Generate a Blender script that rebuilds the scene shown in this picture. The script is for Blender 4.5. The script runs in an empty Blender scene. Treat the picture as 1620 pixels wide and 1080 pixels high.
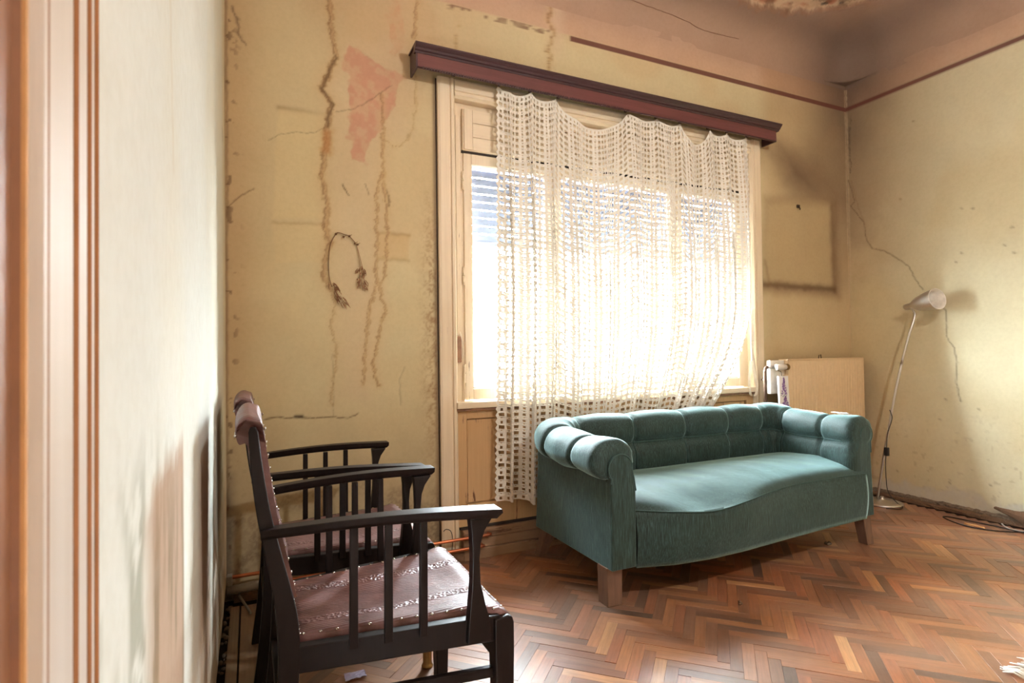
import bpy, bmesh, math, random
import numpy as np
from mathutils import Vector, Matrix

random.seed(7)
rng = np.random.default_rng(11)
scn = bpy.context.scene
COL = scn.collection
PI = math.pi

# ------------------------------------------------------------------ camera
cam_d = bpy.data.cameras.new('camera')
cam = bpy.data.objects.new('camera', cam_d)
COL.objects.link(cam)
cam_d.sensor_width = 36.0
cam_d.lens = 886.0 / 1620.0 * 36.0
cam_d.clip_start = 0.02
cam_d.clip_end = 200
cam_d.dof.use_dof = True
cam_d.dof.focus_distance = 2.7
cam_d.dof.aperture_fstop = 9.0
_r = Vector((0.9063, -0.42244, -0.01255)); _d = Vector((-0.00416, 0.02076, -0.99978)); _f = Vector((0.42261, 0.90615, 0.01706))
M = Matrix(((_r.x, -_d.x, -_f.x, 0), (_r.y, -_d.y, -_f.y, 0), (_r.z, -_d.z, -_f.z, 0), (0, 0, 0, 1)))
M = M.to_quaternion().to_matrix().to_4x4()
M.translation = Vector((0, 0, 1.12))
cam.matrix_world = M
scn.camera = cam

# ------------------------------------------------------------------ world: bright overcast sky
world = bpy.data.worlds.new('overcast_sky'); scn.world = world
world.use_nodes = True
bg = world.node_tree.nodes['Background']
bg.inputs['Color'].default_value = (0.86, 0.94, 1.0, 1)
bg.inputs['Strength'].default_value = 185.0

# ------------------------------------------------------------------ lights
def light(name, kind, loc, power, color, **kw):
    l = bpy.data.lights.new(name, kind); l.energy = power; l.color = color
    for k, v in kw.items(): setattr(l, k, v)
    o = bpy.data.objects.new(name, l); o.location = loc; COL.objects.link(o)
    return o
# portal that guides the sky's light through the window
po = light('window_portal', 'AREA', (2.13, 3.42, 1.5), 1.0, (1, 1, 1), shape='RECTANGLE', size=2.5, size_y=1.8)
po.rotation_euler = (-PI / 2, 0, 0)
po.data.cycles.is_portal = True
# the room's ceiling bulb, out of frame above and behind the camera
light('ceiling_bulb', 'POINT', (1.75, -0.2, 2.72), 130.0, (1.0, 0.99, 0.94), shadow_soft_size=0.05)

# ------------------------------------------------------------------ exposure
vs = scn.view_settings
scn.display_settings.display_device = 'sRGB'
vs.view_transform = 'Standard'; vs.look = 'None'; vs.gamma = 1.0; vs.exposure = 0.0
vs.use_curve_mapping = False

# ================================================================== helpers
def s2l(c):
    c = np.asarray(c, float) / 255.0
    return np.where(c <= 0.04045, c / 12.92, ((c + 0.055) / 1.055) ** 2.4)
def lin(r, g, b): return tuple(float(v) for v in s2l((r, g, b))) + (1.0,)

class NT:
    def __init__(s, name):
        s.m = bpy.data.materials.new(name); s.m.use_nodes = True
        s.t = s.m.node_tree; s.b = s.t.nodes['Principled BSDF']; s.out = s.t.nodes['Material Output']
    def n(s, typ, **kw):
        nd = s.t.nodes.new(typ)
        for k, v in kw.items():
            if k in nd.inputs.keys(): nd.inputs[k].default_value = v
            else: setattr(nd, k, v)
        return nd
    def l(s, a, b): s.t.links.new(a, b)
    def noise(s, vec, scale, detail=3, rough=0.55):
        nd = s.n('ShaderNodeTexNoise'); nd.inputs['Scale'].default_value = scale
        nd.inputs['Detail'].default_value = detail; nd.inputs['Roughness'].default_value = rough
        if vec: s.l(vec, nd.inputs['Vector'])
        return nd.outputs['Fac']
    def mapping(s, vec, scale=(1, 1, 1), rot=(0, 0, 0)):
        nd = s.n('ShaderNodeMapping'); nd.inputs['Scale'].default_value = scale; nd.inputs['Rotation'].default_value = rot
        s.l(vec, nd.inputs['Vector']); return nd.outputs['Vector']
    def ramp(s, fac, stops):
        nd = s.n('ShaderNodeValToRGB'); e = nd.color_ramp.elements
        while len(e) < len(stops): e.new(0.5)
        for i, (p, c) in enumerate(stops):
            e[i].position = p; e[i].color = c if len(c) == 4 else (*c, 1)
        s.l(fac, nd.inputs['Fac']); return nd.outputs['Color']
    def mix(s, a, b, fac, mode='MIX'):
        nd = s.n('ShaderNodeMix', data_type='RGBA', blend_type=mode)
        for sock, v in ((nd.inputs[6], a), (nd.inputs[7], b), (nd.inputs[0], fac)):
            if isinstance(v, bpy.types.NodeSocket): s.l(v, sock)
            else: sock.default_value = v
        return nd.outputs[2]
    def math(s, op, a, b=0.0, c=0.0):
        nd = s.n('ShaderNodeMath', operation=op)
        for i, v in enumerate((a, b, c)):
            if isinstance(v, bpy.types.NodeSocket): s.l(v, nd.inputs[i])
            else: nd.inputs[i].default_value = v
        return nd.outputs[0]
    def bump(s, h, strength=0.3, dist=0.01, prev=None):
        nd = s.n('ShaderNodeBump'); nd.inputs['Strength'].default_value = strength; nd.inputs['Distance'].default_value = dist
        s.l(h, nd.inputs['Height'])
        if prev: s.l(prev, nd.inputs['Normal'])
        return nd.outputs['Normal']
    def set(s, **kw):
        for k, v in kw.items():
            k = k.replace('_', ' ')
            if isinstance(v, bpy.types.NodeSocket): s.l(v, s.b.inputs[k])
            else: s.b.inputs[k].default_value = v
        return s.m
    def co(s, which='Object'): return s.n('ShaderNodeTexCoord').outputs[which]

def simple(name, rgb, rough=0.5, metal=0.0, var=0.12, scale=30, bump=0.0, stretch=(1, 1, 1), spec=0.5):
    t = NT(name); v = t.mapping(t.co(), stretch)
    f = t.noise(v, scale, 4)
    c0 = lin(*rgb)
    lo = tuple(x * (1 - var) for x in c0[:3]); hi = tuple(min(1, x * (1 + var)) for x in c0[:3])
    t.set(Base_Color=t.ramp(f, [(0.3, lo), (0.7, hi)]), Roughness=rough, Metallic=metal, Specular_IOR_Level=spec)
    if bump: t.set(Normal=t.bump(f, bump, 0.004))
    return t.m

# ------------------------------------------------------------------ materials
def plaster():
    t = NT('old_plaster')
    a = t.n('ShaderNodeAttribute', attribute_name='paint').outputs['Color']
    co = t.co()
    f1 = t.noise(co, 3.0, 5, 0.6); f2 = t.noise(co, 45, 4, 0.65); f3 = t.noise(co, 260, 2)
    c = t.mix(a, t.ramp(f1, [(0.3, (0.95, 0.94, 0.92)), (0.7, (1.03, 1.03, 1.02))]), 1.0, 'MULTIPLY')
    c = t.mix(c, t.ramp(f2, [(0.32, (0.95, 0.94, 0.92)), (0.6, (1.02, 1.02, 1.02))]), 0.7, 'MULTIPLY')
    t.set(Base_Color=c, Roughness=0.75, Specular_IOR_Level=0.25)
    n = t.bump(f1, 0.2, 0.02); n = t.bump(f2, 0.09, 0.005, n); n = t.bump(f3, 0.06, 0.002, n)
    t.set(Normal=n); return t.m

def painted_wood(name, paint, wood, amount, rough=0.45, axis='z'):
    """old paint over wood, chipped where a stretched noise is high"""
    t = NT(name); co = t.co()
    st = {'z': (9, 9, 0.7), 'x': (0.7, 9, 9)}[axis]
    st2 = {'z': (60, 60, 2.2), 'x': (2.2, 60, 60)}[axis]
    g = t.noise(t.mapping(co, st2), 1.0, 4, 0.6)
    chip = t.noise(t.mapping(co, st), 3.0, 6, 0.7)
    m = t.ramp(chip, [(amount, (0, 0, 0)), (amount + 0.035, (1, 1, 1))])
    pc = t.mix(lin(*paint), t.ramp(g, [(0.3, (0.93, 0.91, 0.88)), (0.65, (1.03, 1.03, 1.03))]), 0.9, 'MULTIPLY')
    wc = t.mix(lin(*wood), t.ramp(g, [(0.3, (0.6, 0.55, 0.5)), (0.7, (1.2, 1.15, 1.1))]), 1.0, 'MULTIPLY')
    t.set(Base_Color=t.mix(pc, wc, m), Roughness=rough, Specular_IOR_Level=0.4)
    n = t.bump(g, 0.14, 0.003); n = t.bump(chip, 0.1, 0.006, n)
    t.set(Normal=n); return t.m

def wood(name, rgb, rough=0.35, stretch=(2.0, 30, 30), var=0.3, coat=0.0):
    t = NT(name); co = t.co(); v = t.mapping(co, stretch)
    g = t.noise(v, 2.0, 5, 0.6); c0 = lin(*rgb)
    t.set(Base_Color=t.ramp(g, [(0.3, tuple(x * (1 - var) for x in c0[:3])), (0.7, tuple(x * (1 + var) for x in c0[:3]))]),
          Roughness=rough, Coat_Weight=coat, Coat_Roughness=0.2)
    t.set(Normal=t.bump(g, 0.12, 0.002)); return t.m

def parquet():
    t = NT('parquet_oak')
    uv = t.n('ShaderNodeUVMap').outputs['UV']
    oi = t.n('ShaderNodeObjectInfo')
    off = t.n('ShaderNodeVectorMath', operation='ADD')
    cmb = t.n('ShaderNodeCombineXYZ'); t.l(t.math('MULTIPLY', oi.outputs['Random'], 37.0), cmb.inputs[0]); t.l(t.math('MULTIPLY', oi.outputs['Random'], 91.0), cmb.inputs[1])
    t.l(uv, off.inputs[0]); t.l(cmb.outputs[0], off.inputs[1])
    g = t.noise(t.mapping(off.outputs[0], (7, 110, 1)), 1.0, 5, 0.65)
    g2 = t.noise(t.mapping(off.outputs[0], (2.5, 28, 1)), 1.0, 3, 0.6)
    a = t.n('ShaderNodeAttribute', attribute_name='paint').outputs['Color']
    base = t.mix(a, oi.outputs['Color'], 1.0, 'MULTIPLY')
    tone = t.noise(t.n('ShaderNodeNewGeometry').outputs['Position'], 1.7, 4, 0.6)
    base = t.mix(base, t.ramp(tone, [(0.35, (0.86, 0.88, 0.92)), (0.5, (1, 1, 1)), (0.66, (1.16, 0.98, 0.80))]), 1.0, 'MULTIPLY')
    c = t.mix(base, t.ramp(g, [(0.3, (0.72, 0.68, 0.64)), (0.7, (1.18, 1.16, 1.12))]), 1.0, 'MULTIPLY')
    c = t.mix(c, t.ramp(g2, [(0.35, (0.86, 0.84, 0.82)), (0.65, (1.08, 1.08, 1.06))]), 1.0, 'MULTIPLY')
    wco = t.n('ShaderNodeNewGeometry').outputs['Position']
    dust = t.noise(wco, 2.2, 6, 0.62)
    dm = t.ramp(dust, [(0.40, (0, 0, 0)), (0.75, (1, 1, 1))])
    c = t.mix(c, lin(178, 160, 146), t.math('MULTIPLY', dm, 0.30))
    scr = t.noise(t.mapping(wco, (1, 1, 1)), 38, 5, 0.7)
    t.set(Base_Color=c, Roughness=t.math('MULTIPLY_ADD', scr, 0.35, 0.26), Specular_IOR_Level=0.5, Coat_Weight=0.8, Coat_Roughness=0.33)
    n = t.bump(g, 0.08, 0.0015); n = t.bump(scr, 0.07, 0.003, n)
    t.set(Normal=n); return t.m

def velvet():
    t = NT('teal_chenille'); co = t.co()
    rib = t.noise(t.mapping(co, (300, 300, 16)), 1.0, 3, 0.65)
    blot = t.noise(co, 5.0, 4, 0.6)
    c = t.ramp(rib, [(0.28, lin(18, 32, 30)), (0.5, lin(35, 56, 53)), (0.74, lin(66, 94, 90))])
    c = t.mix(c, t.ramp(blot, [(0.3, (0.86, 0.86, 0.86)), (0.7, (1.12, 1.1, 1.1))]), 1.0, 'MULTIPLY')
    t.set(Base_Color=c, Roughness=0.62, Specular_IOR_Level=0.35, Sheen_Weight=1.0, Sheen_Roughness=0.36, Sheen_Tint=lin(200, 240, 240))
    n = t.bump(rib, 0.3, 0.004); n = t.bump(blot, 0.2, 0.02, n)
    t.set(Normal=n); return t.m

def leather():
    t = NT('embossed_leather'); co = t.co()
    sp = t.n('ShaderNodeSeparateXYZ'); t.l(co, sp.inputs[0])
    y = sp.outputs['Y']
    # two embossed flower bands that run front to back
    ay = t.math('ABSOLUTE', y)
    band = t.ramp(t.math('ABSOLUTE', t.math('SUBTRACT', ay, 0.105)), [(0.0, (1, 1, 1)), (0.015, (1, 1, 1)), (0.019, (0, 0, 0))])
    vor = t.n('ShaderNodeTexVoronoi'); vor.inputs['Scale'].default_value = 110; t.l(co, vor.inputs['Vector'])
    wav = t.math('SINE', t.math('MULTIPLY', y, 620.0))
    grain = t.noise(co, 260, 3, 0.6); worn = t.noise(co, 9, 5, 0.65)
    h = t.math('ADD', t.math('MULTIPLY', band, t.math('MULTIPLY', vor.outputs['Distance'], 2.2)), t.math('MULTIPLY', t.math('SUBTRACT', 1.0, band), t.math('MULTIPLY', wav, 0.22)))
    c = t.ramp(worn, [(0.3, lin(82, 52, 50)), (0.5, lin(108, 72, 69)), (0.72, lin(138, 102, 98))])
    t.set(Base_Color=c, Roughness=t.math('MULTIPLY_ADD', worn, 0.3, 0.28), Specular_IOR_Level=0.6)
    n = t.bump(h, 0.55, 0.004); n = t.bump(grain, 0.08, 0.002, n); n = t.bump(worn, 0.2, 0.02, n)
    t.set(Normal=n); return t.m

def lace_mat():
    t = NT('cotton_lace'); t.t.nodes.remove(t.b)
    d = t.n('ShaderNodeBsdfDiffuse'); tr = t.n('ShaderNodeBsdfTranslucent'); mx = t.n('ShaderNodeMixShader')
    co = t.co(); f = t.noise(co, 420, 2)
    c = t.ramp(f, [(0.3, lin(238, 230, 216)), (0.7, lin(252, 248, 240))])
    t.l(c, d.inputs[0]); t.l(c, tr.inputs[0]); t.l(t.bump(f, 0.4, 0.002), d.inputs['Normal'])
    mx.inputs[0].default_value = 0.08
    t.l(d.outputs[0], mx.inputs[1]); t.l(tr.outputs[0], mx.inputs[2]); t.l(mx.outputs[0], t.out.inputs[0])
    return t.m

def glass_mat():
    t = NT('window_glass'); t.t.nodes.remove(t.b)
    a = t.n('ShaderNodeBsdfTransparent'); g = t.n('ShaderNodeBsdfGlossy'); mx = t.n('ShaderNodeMixShader')
    a.inputs[0].default_value = (0.94, 0.96, 0.96, 1); g.inputs['Roughness'].default_value = 0.03
    lw = t.n('ShaderNodeLayerWeight'); lw.inputs['Blend'].default_value = 0.12
    t.l(lw.outputs['Fresnel'], mx.inputs[0])
    t.l(a.outputs[0], mx.inputs[1]); t.l(g.outputs[0], mx.inputs[2]); t.l(mx.outputs[0], t.out.inputs[0])
    return t.m

MT = {}
MT['plaster'] = plaster()
MT['casing'] = painted_wood('cream_window_paint', (234, 216, 188), (120, 84, 58), 0.665)
MT['casing_x'] = painted_wood('cream_rail_paint', (234, 216, 188), (120, 84, 58), 0.655, axis='x')
MT['apron'] = painted_wood('worn_apron_paint', (206, 168, 122), (112, 76, 52), 0.60)
MT['plinth'] = painted_wood('worn_plinth_wood', (146, 116, 90), (100, 74, 56), 0.56, 0.6, 'x')
MT['door_paint'] = painted_wood('cream_door_paint', (222, 214, 206), (170, 120, 85), 0.74, 0.35)
MT['jamb'] = simple('tan_jamb_paint', (142, 98, 72), 0.4)
MT['gap'] = simple('dark_gap', (46, 36, 30), 0.9)
MT['pelmet'] = wood('mahogany_stain', (106, 62, 60), 0.42, (1.2, 25, 25), 0.22)
MT['pelmet_dark'] = wood('mahogany_moulding', (64, 40, 44), 0.35, (1.2, 25, 25), 0.22)
MT['chairwood'] = wood('black_brown_stained_wood', (24, 17, 16), 0.42, (20, 20, 3), 0.28, 0.0)
MT['chairwood'].node_tree.nodes['Principled BSDF'].inputs['Specular IOR Level'].default_value = 0.2
MT['groove_shade'] = simple('brown_groove_shade', (150, 98, 60), 0.95, spec=0.05)
MT['leather'] = leather()
MT['tack'] = simple('nickel_tack', (190, 184, 178), 0.25, 1.0)
MT['brass'] = simple('tarnished_brass', (150, 122, 78), 0.35, 1.0)
MT['velvet'] = velvet()
MT['velvet_dark'] = simple('teal_cord', (50, 78, 75), 0.7, 0, 0.2, 200)
MT['sofaleg'] = wood('sofa_leg_wood', (112, 84, 68), 0.5, (30, 30, 3), 0.25)
MT['sofadark'] = simple('black_webbing', (26, 25, 24), 0.9)
MT['lace'] = lace_mat()
MT['glass'] = glass_mat()
MT['parquet'] = parquet()
MT['steel'] = simple('brushed_steel', (216, 213, 209), 0.36, 1.0, 0.08, 60, 0.0, (1, 1, 40))
MT['white_enamel'] = simple('white_enamel', (238, 232, 222), 0.4)
MT['black_rubber'] = simple('black_cable', (26, 24, 24), 0.5)
MT['white_rubber'] = simple('grey_white_cable', (186, 178, 168), 0.5)
MT['radiator'] = simple('yellowed_enamel', (224, 196, 156), 0.42, 0, 0.04)
MT['copper'] = simple('copper_pipe', (196, 120, 84), 0.32, 0.9, 0.15, 12)
MT['greypipe'] = simple('grey_painted_pipe', (140, 134, 124), 0.55)
MT['rustpipe'] = simple('rusty_pipe', (110, 84, 68), 0.6, 0.3, 0.3)
MT['ceramic'] = simple('white_ceramic', (240, 236, 236), 0.18, 0, 0.02)
MT['violet'] = simple('violet_print', (140, 86, 170), 0.3)
MT['leafgreen'] = simple('blue_green_print', (84, 104, 130), 0.3)
MT['debris'] = simple('rotten_wood', (116, 88, 66), 0.9, 0, 0.4, 40, 0.6, (1, 8, 8))
MT['rubble'] = simple('plaster_rubble', (120, 104, 88), 0.95, 0, 0.35, 60, 0.6)
MT['chip'] = simple('fresh_wood_chip', (206, 156, 102), 0.7, 0, 0.1, 40)
MT['twig'] = simple('dry_twig', (124, 88, 58), 0.8, 0, 0.25)
MT['dryflower'] = simple('dry_flower', (150, 106, 74), 0.85, 0, 0.25)
MT['iron'] = simple('rusty_iron', (70, 56, 46), 0.6, 0.6)
MT['paper'] = simple('white_paper', (238, 236, 232), 0.7, 0, 0.03)
MT['mauve'] = simple('mauve_paper', (190, 176, 200), 0.6, 0, 0.05)
MT['rug'] = simple('grey_wool_rug', (150, 140, 132), 0.95, 0, 0.2, 90, 0.4)
MT['fringe'] = simple('off_white_fringe', (226, 220, 210), 0.9, 0, 0.08, 90)
MT['shutter'] = simple('blue_grey_shutter_slat', (160, 166, 192), 0.5, 0, 0.04)
MT['grille'] = simple('white_grille_paint', (214, 216, 220), 0.5, 0, 0.06)
MT['facade'] = simple('pale_render', (226, 224, 218), 0.9, 0, 0.06, 3)
MT['facade_win'] = simple('grey_far_window', (150, 160, 170), 0.3)
MT['yard'] = simple('pale_yard', (170, 168, 160), 0.9, 0, 0.1, 2)
MT['roof'] = simple('grey_roof', (150, 130, 120), 0.9, 0, 0.1, 3)
MT['strap'] = simple('cotton_strap', (226, 212, 190), 0.8, 0, 0.1, 120)
MT['plate'] = simple('worn_metal_plate', (150, 112, 88), 0.5, 0.2, 0.3)

# ------------------------------------------------------------------ mesh builder
class MB:
    def __init__(s): s.v = []; s.f = []; s.smooth = []
    def add(s, vs_, fs, smooth=False):
        o = len(s.v); s.v += [tuple(map(float, v)) for v in vs_]
        s.f += [tuple(i + o for i in f) for f in fs]; s.smooth += [smooth] * len(fs); return s
    def box(s, x0, x1, y0, y1, z0, z1, bev=0.0):
        if bev <= 0:
            v = [(x, y, z) for z in (z0, z1) for y in (y0, y1) for x in (x0, x1)]
            return s.add(v, [(0, 2, 3, 1), (4, 5, 7, 6), (0, 1, 5, 4), (2, 6, 7, 3), (0, 4, 6, 2), (1, 3, 7, 5)])
        bm = bmesh.new(); bmesh.ops.create_cube(bm, size=1.0)
        for v in bm.verts: v.co = ((x0 + x1) / 2 + v.co.x * (x1 - x0), (y0 + y1) / 2 + v.co.y * (y1 - y0), (z0 + z1) / 2 + v.co.z * (z1 - z0))
        bev = min(bev, abs(x1 - x0) * .45, abs(y1 - y0) * .45, abs(z1 - z0) * .45)
        bmesh.ops.bevel(bm, geom=bm.edges[:], offset=bev, segments=2, affect='EDGES', profile=0.6)
        bm.verts.index_update()
        s.add([v.co[:] for v in bm.verts], [[v.index for v in f.verts] for f in bm.faces]); bm.free(); return s
    def hexa(s, lo, hi):
        """two quads of 4 points -> solid"""
        return s.add(list(lo) + list(hi), [(3, 2, 1, 0), (4, 5, 6, 7), (0, 1, 5, 4), (1, 2, 6, 5), (2, 3, 7, 6), (3, 0, 4, 7)])
    def grid(s, P, smooth=True, closeu=False, closev=False):
        P = np.asarray(P, float); nu, nv = P.shape[:2]; fs = []
        for i in range(nu if closeu else nu - 1):
            for j in range(nv if closev else nv - 1):
                i2, j2 = (i + 1) % nu, (j + 1) % nv
                fs.append((i * nv + j, i2 * nv + j, i2 * nv + j2, i * nv + j2))
        return s.add(P.reshape(-1, 3), fs, smooth)
    def tube(s, pts, r, n=8, cap=True):
        pts = [Vector(p) for p in pts]; rr = r if hasattr(r, '__len__') else [r] * len(pts)
        up = None; rings = []
        for i, p in enumerate(pts):
            t = (pts[min(i + 1, len(pts) - 1)] - pts[max(i - 1, 0)]).normalized()
            if up is None:
                up = Vector((0, 0, 1)) if abs(t.z) < 0.9 else Vector((1, 0, 0))
            a = (up - t * up.dot(t)).normalized(); b = t.cross(a); up = a
            rings.append([p + rr[i] * (math.cos(2 * PI * k / n) * a + math.sin(2 * PI * k / n) * b) for k in range(n)])
        o = len(s.v); s.grid([[tuple(q) for q in ring] for ring in rings], True, False, True)
        if cap:
            s.f.append(tuple(o + k for k in range(n))[::-1]); s.smooth.append(False)
            s.f.append(tuple(o + (len(pts) - 1) * n + k for k in range(n))); s.smooth.append(False)
        return s
    def lathe(s, prof, center=(0, 0, 0), axis=(0, 0, 1), n=24):
        """prof: (radius, height) list"""
        ax = Vector(axis).normalized(); a = ax.orthogonal().normalized(); b = ax.cross(a); c = Vector(center)
        P = [[tuple(c + ax * h + r * (math.cos(2 * PI * k / n) * a + math.sin(2 * PI * k / n) * b)) for k in range(n)] for r, h in prof]
        return s.grid(P, True, False, True)
    def prism(s, poly, axis, a0, a1, smooth=False):
        """poly: 2D outline; axis 'y': poly=(x,z); 'x': (y,z); 'z': (x,y)"""
        f = {'y': lambda p, a: (p[0], a, p[1]), 'x': lambda p, a: (a, p[0], p[1]), 'z': lambda p, a: (p[0], p[1], a)}[axis]
        n = len(poly)
        v = [f(p, a0) for p in poly] + [f(p, a1) for p in poly]
        fs = [(i, (i + 1) % n, n + (i + 1) % n, n + i) for i in range(n)]
        return s.add(v, fs + [tuple(range(n))[::-1], tuple(range(n, 2 * n))], smooth)
    def ball(s, c, r, seg=10, ring=6, sc=(1, 1, 1)):
        P = [[(c[0] + sc[0] * r * math.sin(PI * i / ring) * math.cos(2 * PI * k / seg), c[1] + sc[1] * r * math.sin(PI * i / ring) * math.sin(2 * PI * k / seg), c[2] + sc[2] * r * math.cos(PI * i / ring)) for k in range(seg)] for i in range(ring + 1)]
        return s.grid(P, True, False, True)
    def mesh(s, name):
        me = bpy.data.meshes.new(name); me.from_pydata(s.v, [], s.f)
        me.polygons.foreach_set('use_smooth', np.array(s.smooth, bool)); me.update()
        return me
    def build(s, name, mat, parent=None, loc=None, bevel=0.0):
        me = s.mesh(name)
        bm = bmesh.new(); bm.from_mesh(me)
        bmesh.ops.remove_doubles(bm, verts=bm.verts, dist=1e-6)
        bmesh.ops.recalc_face_normals(bm, faces=bm.faces); bm.to_mesh(me); bm.free()
        o = bpy.data.objects.new(name, me); COL.objects.link(o)
        me.materials.append(MT[mat] if isinstance(mat, str) else mat)
        if loc is not None: o.location = loc
        if parent is not None: o.parent = parent
        if bevel:
            b = o.modifiers.new('bevel', 'BEVEL'); b.width = bevel; b.segments = 2; b.limit_method = 'ANGLE'
        return o

def tag(o, label=None, cat=None, group=None, kind=None):
    if label: o['label'] = label
    if cat: o['category'] = cat
    if group: o['group'] = group
    if kind: o['kind'] = kind
    return o
def empty(name, loc=(0, 0, 0)):
    o = bpy.data.objects.new(name, None); o.location = loc; o.empty_display_size = 0.1; COL.objects.link(o); return o
def smooth_path(pts, n=6):
    """Catmull-Rom through points"""
    P = [np.array(p, float) for p in pts]; out = []
    for i in range(len(P) - 1):
        p0, p1, p2, p3 = P[max(i - 1, 0)], P[i], P[i + 1], P[min(i + 2, len(P) - 1)]
        for k in range(n):
            t = k / n
            out.append(0.5 * ((2 * p1) + (-p0 + p2) * t + (2 * p0 - 5 * p1 + 4 * p2 - p3) * t * t + (-p0 + 3 * p1 - 3 * p2 + p3) * t ** 3))
    out.append(P[-1]); return [tuple(p) for p in out]

# ------------------------------------------------------------------ numpy noise and wall painter
_T = rng.random((256, 256))
def vnoise(x, y):
    xi = np.floor(x).astype(int); yi = np.floor(y).astype(int); fx = x - xi; fy = y - yi
    fx = fx * fx * (3 - 2 * fx); fy = fy * fy * (3 - 2 * fy)
    g = lambda a, b: _T[a & 255, b & 255]
    return (g(xi, yi) * (1 - fx) + g(xi + 1, yi) * fx) * (1 - fy) + (g(xi, yi + 1) * (1 - fx) + g(xi + 1, yi + 1) * fx) * fy
def fbm(x, y, s=1.0, o=4):
    r = 0; a = 0.5
    for k in range(o):
        r = r + a * vnoise(x * s + 13.7 * k, y * s + 7.3 * k); a *= 0.5; s *= 2.03
    return r / (1 - 0.5 ** o)
def sstep(a, b, x):
    t = np.clip((x - a) / (b - a), 0, 1); return t * t * (3 - 2 * t)
class Paint:
    def __init__(s, a, b, base):
        s.a = a.ravel(); s.b = b.ravel(); s.c = np.tile(s2l(base), (s.a.size, 1)); s.d = np.zeros(s.a.size)
        s.n1 = fbm(s.a, s.b, 5.0); s.n2 = fbm(s.a + 9, s.b + 3, 28.0); s.n3 = fbm(s.a + 5, s.b + 31, 90.0, 3)
    def mix(s, col, m, idx=slice(None)):
        m = np.clip(m, 0, 1)[:, None]; s.c[idx] = s.c[idx] * (1 - m) + s2l(col) * m
    def sub(s, pts, pad):
        p = np.array(pts)
        return np.nonzero((s.a > p[:, 0].min() - pad) & (s.a < p[:, 0].max() + pad) & (s.b > p[:, 1].min() - pad) & (s.b < p[:, 1].max() + pad))[0]
    def dist(s, pts, idx, wob=0.0, ws=40.0):
        a = s.a[idx]; b = s.b[idx]
        if wob:
            a = a + wob * (fbm(s.a[idx], s.b[idx], ws, 3) - .5) * 2; b = b + wob * (fbm(s.a[idx] + 50, s.b[idx] + 50, ws, 3) - .5) * 2
        d = np.full(idx.size, 9.0); q = np.zeros(idx.size); L = 0.0
        for (x0, y0), (x1, y1) in zip(pts[:-1], pts[1:]):
            dx, dy = x1 - x0, y1 - y0; l2 = dx * dx + dy * dy + 1e-12
            t = np.clip(((a - x0) * dx + (b - y0) * dy) / l2, 0, 1)
            dd = np.hypot(a - x0 - t * dx, b - y0 - t * dy); m = dd < d; d[m] = dd[m]; q[m] = L + t[m] * math.sqrt(l2)
            L += math.sqrt(l2)
        return d, q / max(L, 1e-6)
    def inside(s, pts, idx, wob=0.0, ws=12.0):
        a = s.a[idx]; b = s.b[idx]
        if wob:
            a = a + wob * (fbm(s.a[idx], s.b[idx], ws) - .5) * 2; b = b + wob * (fbm(s.a[idx] + 50, s.b[idx] + 50, ws) - .5) * 2
        ins = np.zeros(idx.size, bool); n = len(pts)
        for i in range(n):
            (x0, y0), (x1, y1) = pts[i], pts[(i + 1) % n]
            c = ((y0 > b) != (y1 > b)) & (a < (x1 - x0) * (b - y0) / (y1 - y0 + 1e-12) + x0); ins ^= c
        return ins
    def poly(s, pts, col, alpha, soft=0.02, wob=0.03, ws=12.0, grain=0.0, relief=0.0):
        idx = s.sub(pts, soft * 2 + wob * 2)
        ins = s.inside(pts, idx, wob, ws); d, _ = s.dist(list(pts) + [pts[0]], idx, wob, ws)
        sd = np.where(ins, d, -d); m = sstep(-soft, soft, sd) * alpha
        if grain: m = m * (1 - grain + grain * sstep(.35, .6, s.n2[idx]))
        s.mix(col, m, idx); s.d[idx] += relief * sstep(-0.004, 0.004, sd)
    def line(s, pts, col, w, alpha, wob=0.006, ws=40.0, fade=0.0, relief=0.0):
        idx = s.sub(pts, w * 3 + wob * 2)
        d, q = s.dist(pts, idx, wob, ws)
        m = np.exp(-(d / w) ** 2) * alpha
        if fade: m = m * (1 - fade * q)
        s.mix(col, m, idx); s.d[idx] += relief * np.exp(-(d / w) ** 2)
    def run(s, pts, w=0.010, alpha=0.75):
        """dried water run: pale core, brown edge, faint halo"""
        s.line(pts, (204, 176, 128), w * 4.0, alpha * .45, 0.010, 30)
        s.line(pts, (188, 148, 96), w * 1.4, alpha * .6, 0.013, 60)
        off = [(x - w * .8, y) for x, y in pts]
        s.line(off, (138, 98, 62), w * .5, alpha * .75, 0.014, 60)
        off = [(x + w * .8, y) for x, y in pts]
        s.line(off, (150, 108, 68), w * .42, alpha * .5, 0.014, 60)

def colour_mesh(name, P, quads, cols, mat):
    if mat == 'plaster':
        lum = cols @ np.array([.2126, .7152, .0722]); cols = lum[:, None] + .90 * (cols - lum[:, None])
    me = bpy.data.meshes.new(name)
    me.vertices.add(len(P)); me.vertices.foreach_set('co', np.asarray(P, np.float32).ravel())
    n = len(quads); me.loops.add(n * 4); me.polygons.add(n)
    me.loops.foreach_set('vertex_index', np.asarray(quads, np.int32).ravel())
    me.polygons.foreach_set('loop_start', np.arange(0, n * 4, 4, dtype=np.int32))
    me.polygons.foreach_set('use_smooth', np.ones(n, bool))
    me.update(calc_edges=True); me.validate()
    at = me.color_attributes.new('paint', 'FLOAT_COLOR', 'POINT')
    c4 = np.ones((len(P), 4), np.float32); c4[:, :3] = cols; at.data.foreach_set('color', c4.ravel())
    me.materials.append(MT[mat])
    o = bpy.data.objects.new(name, me); COL.objects.link(o); return o
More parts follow.
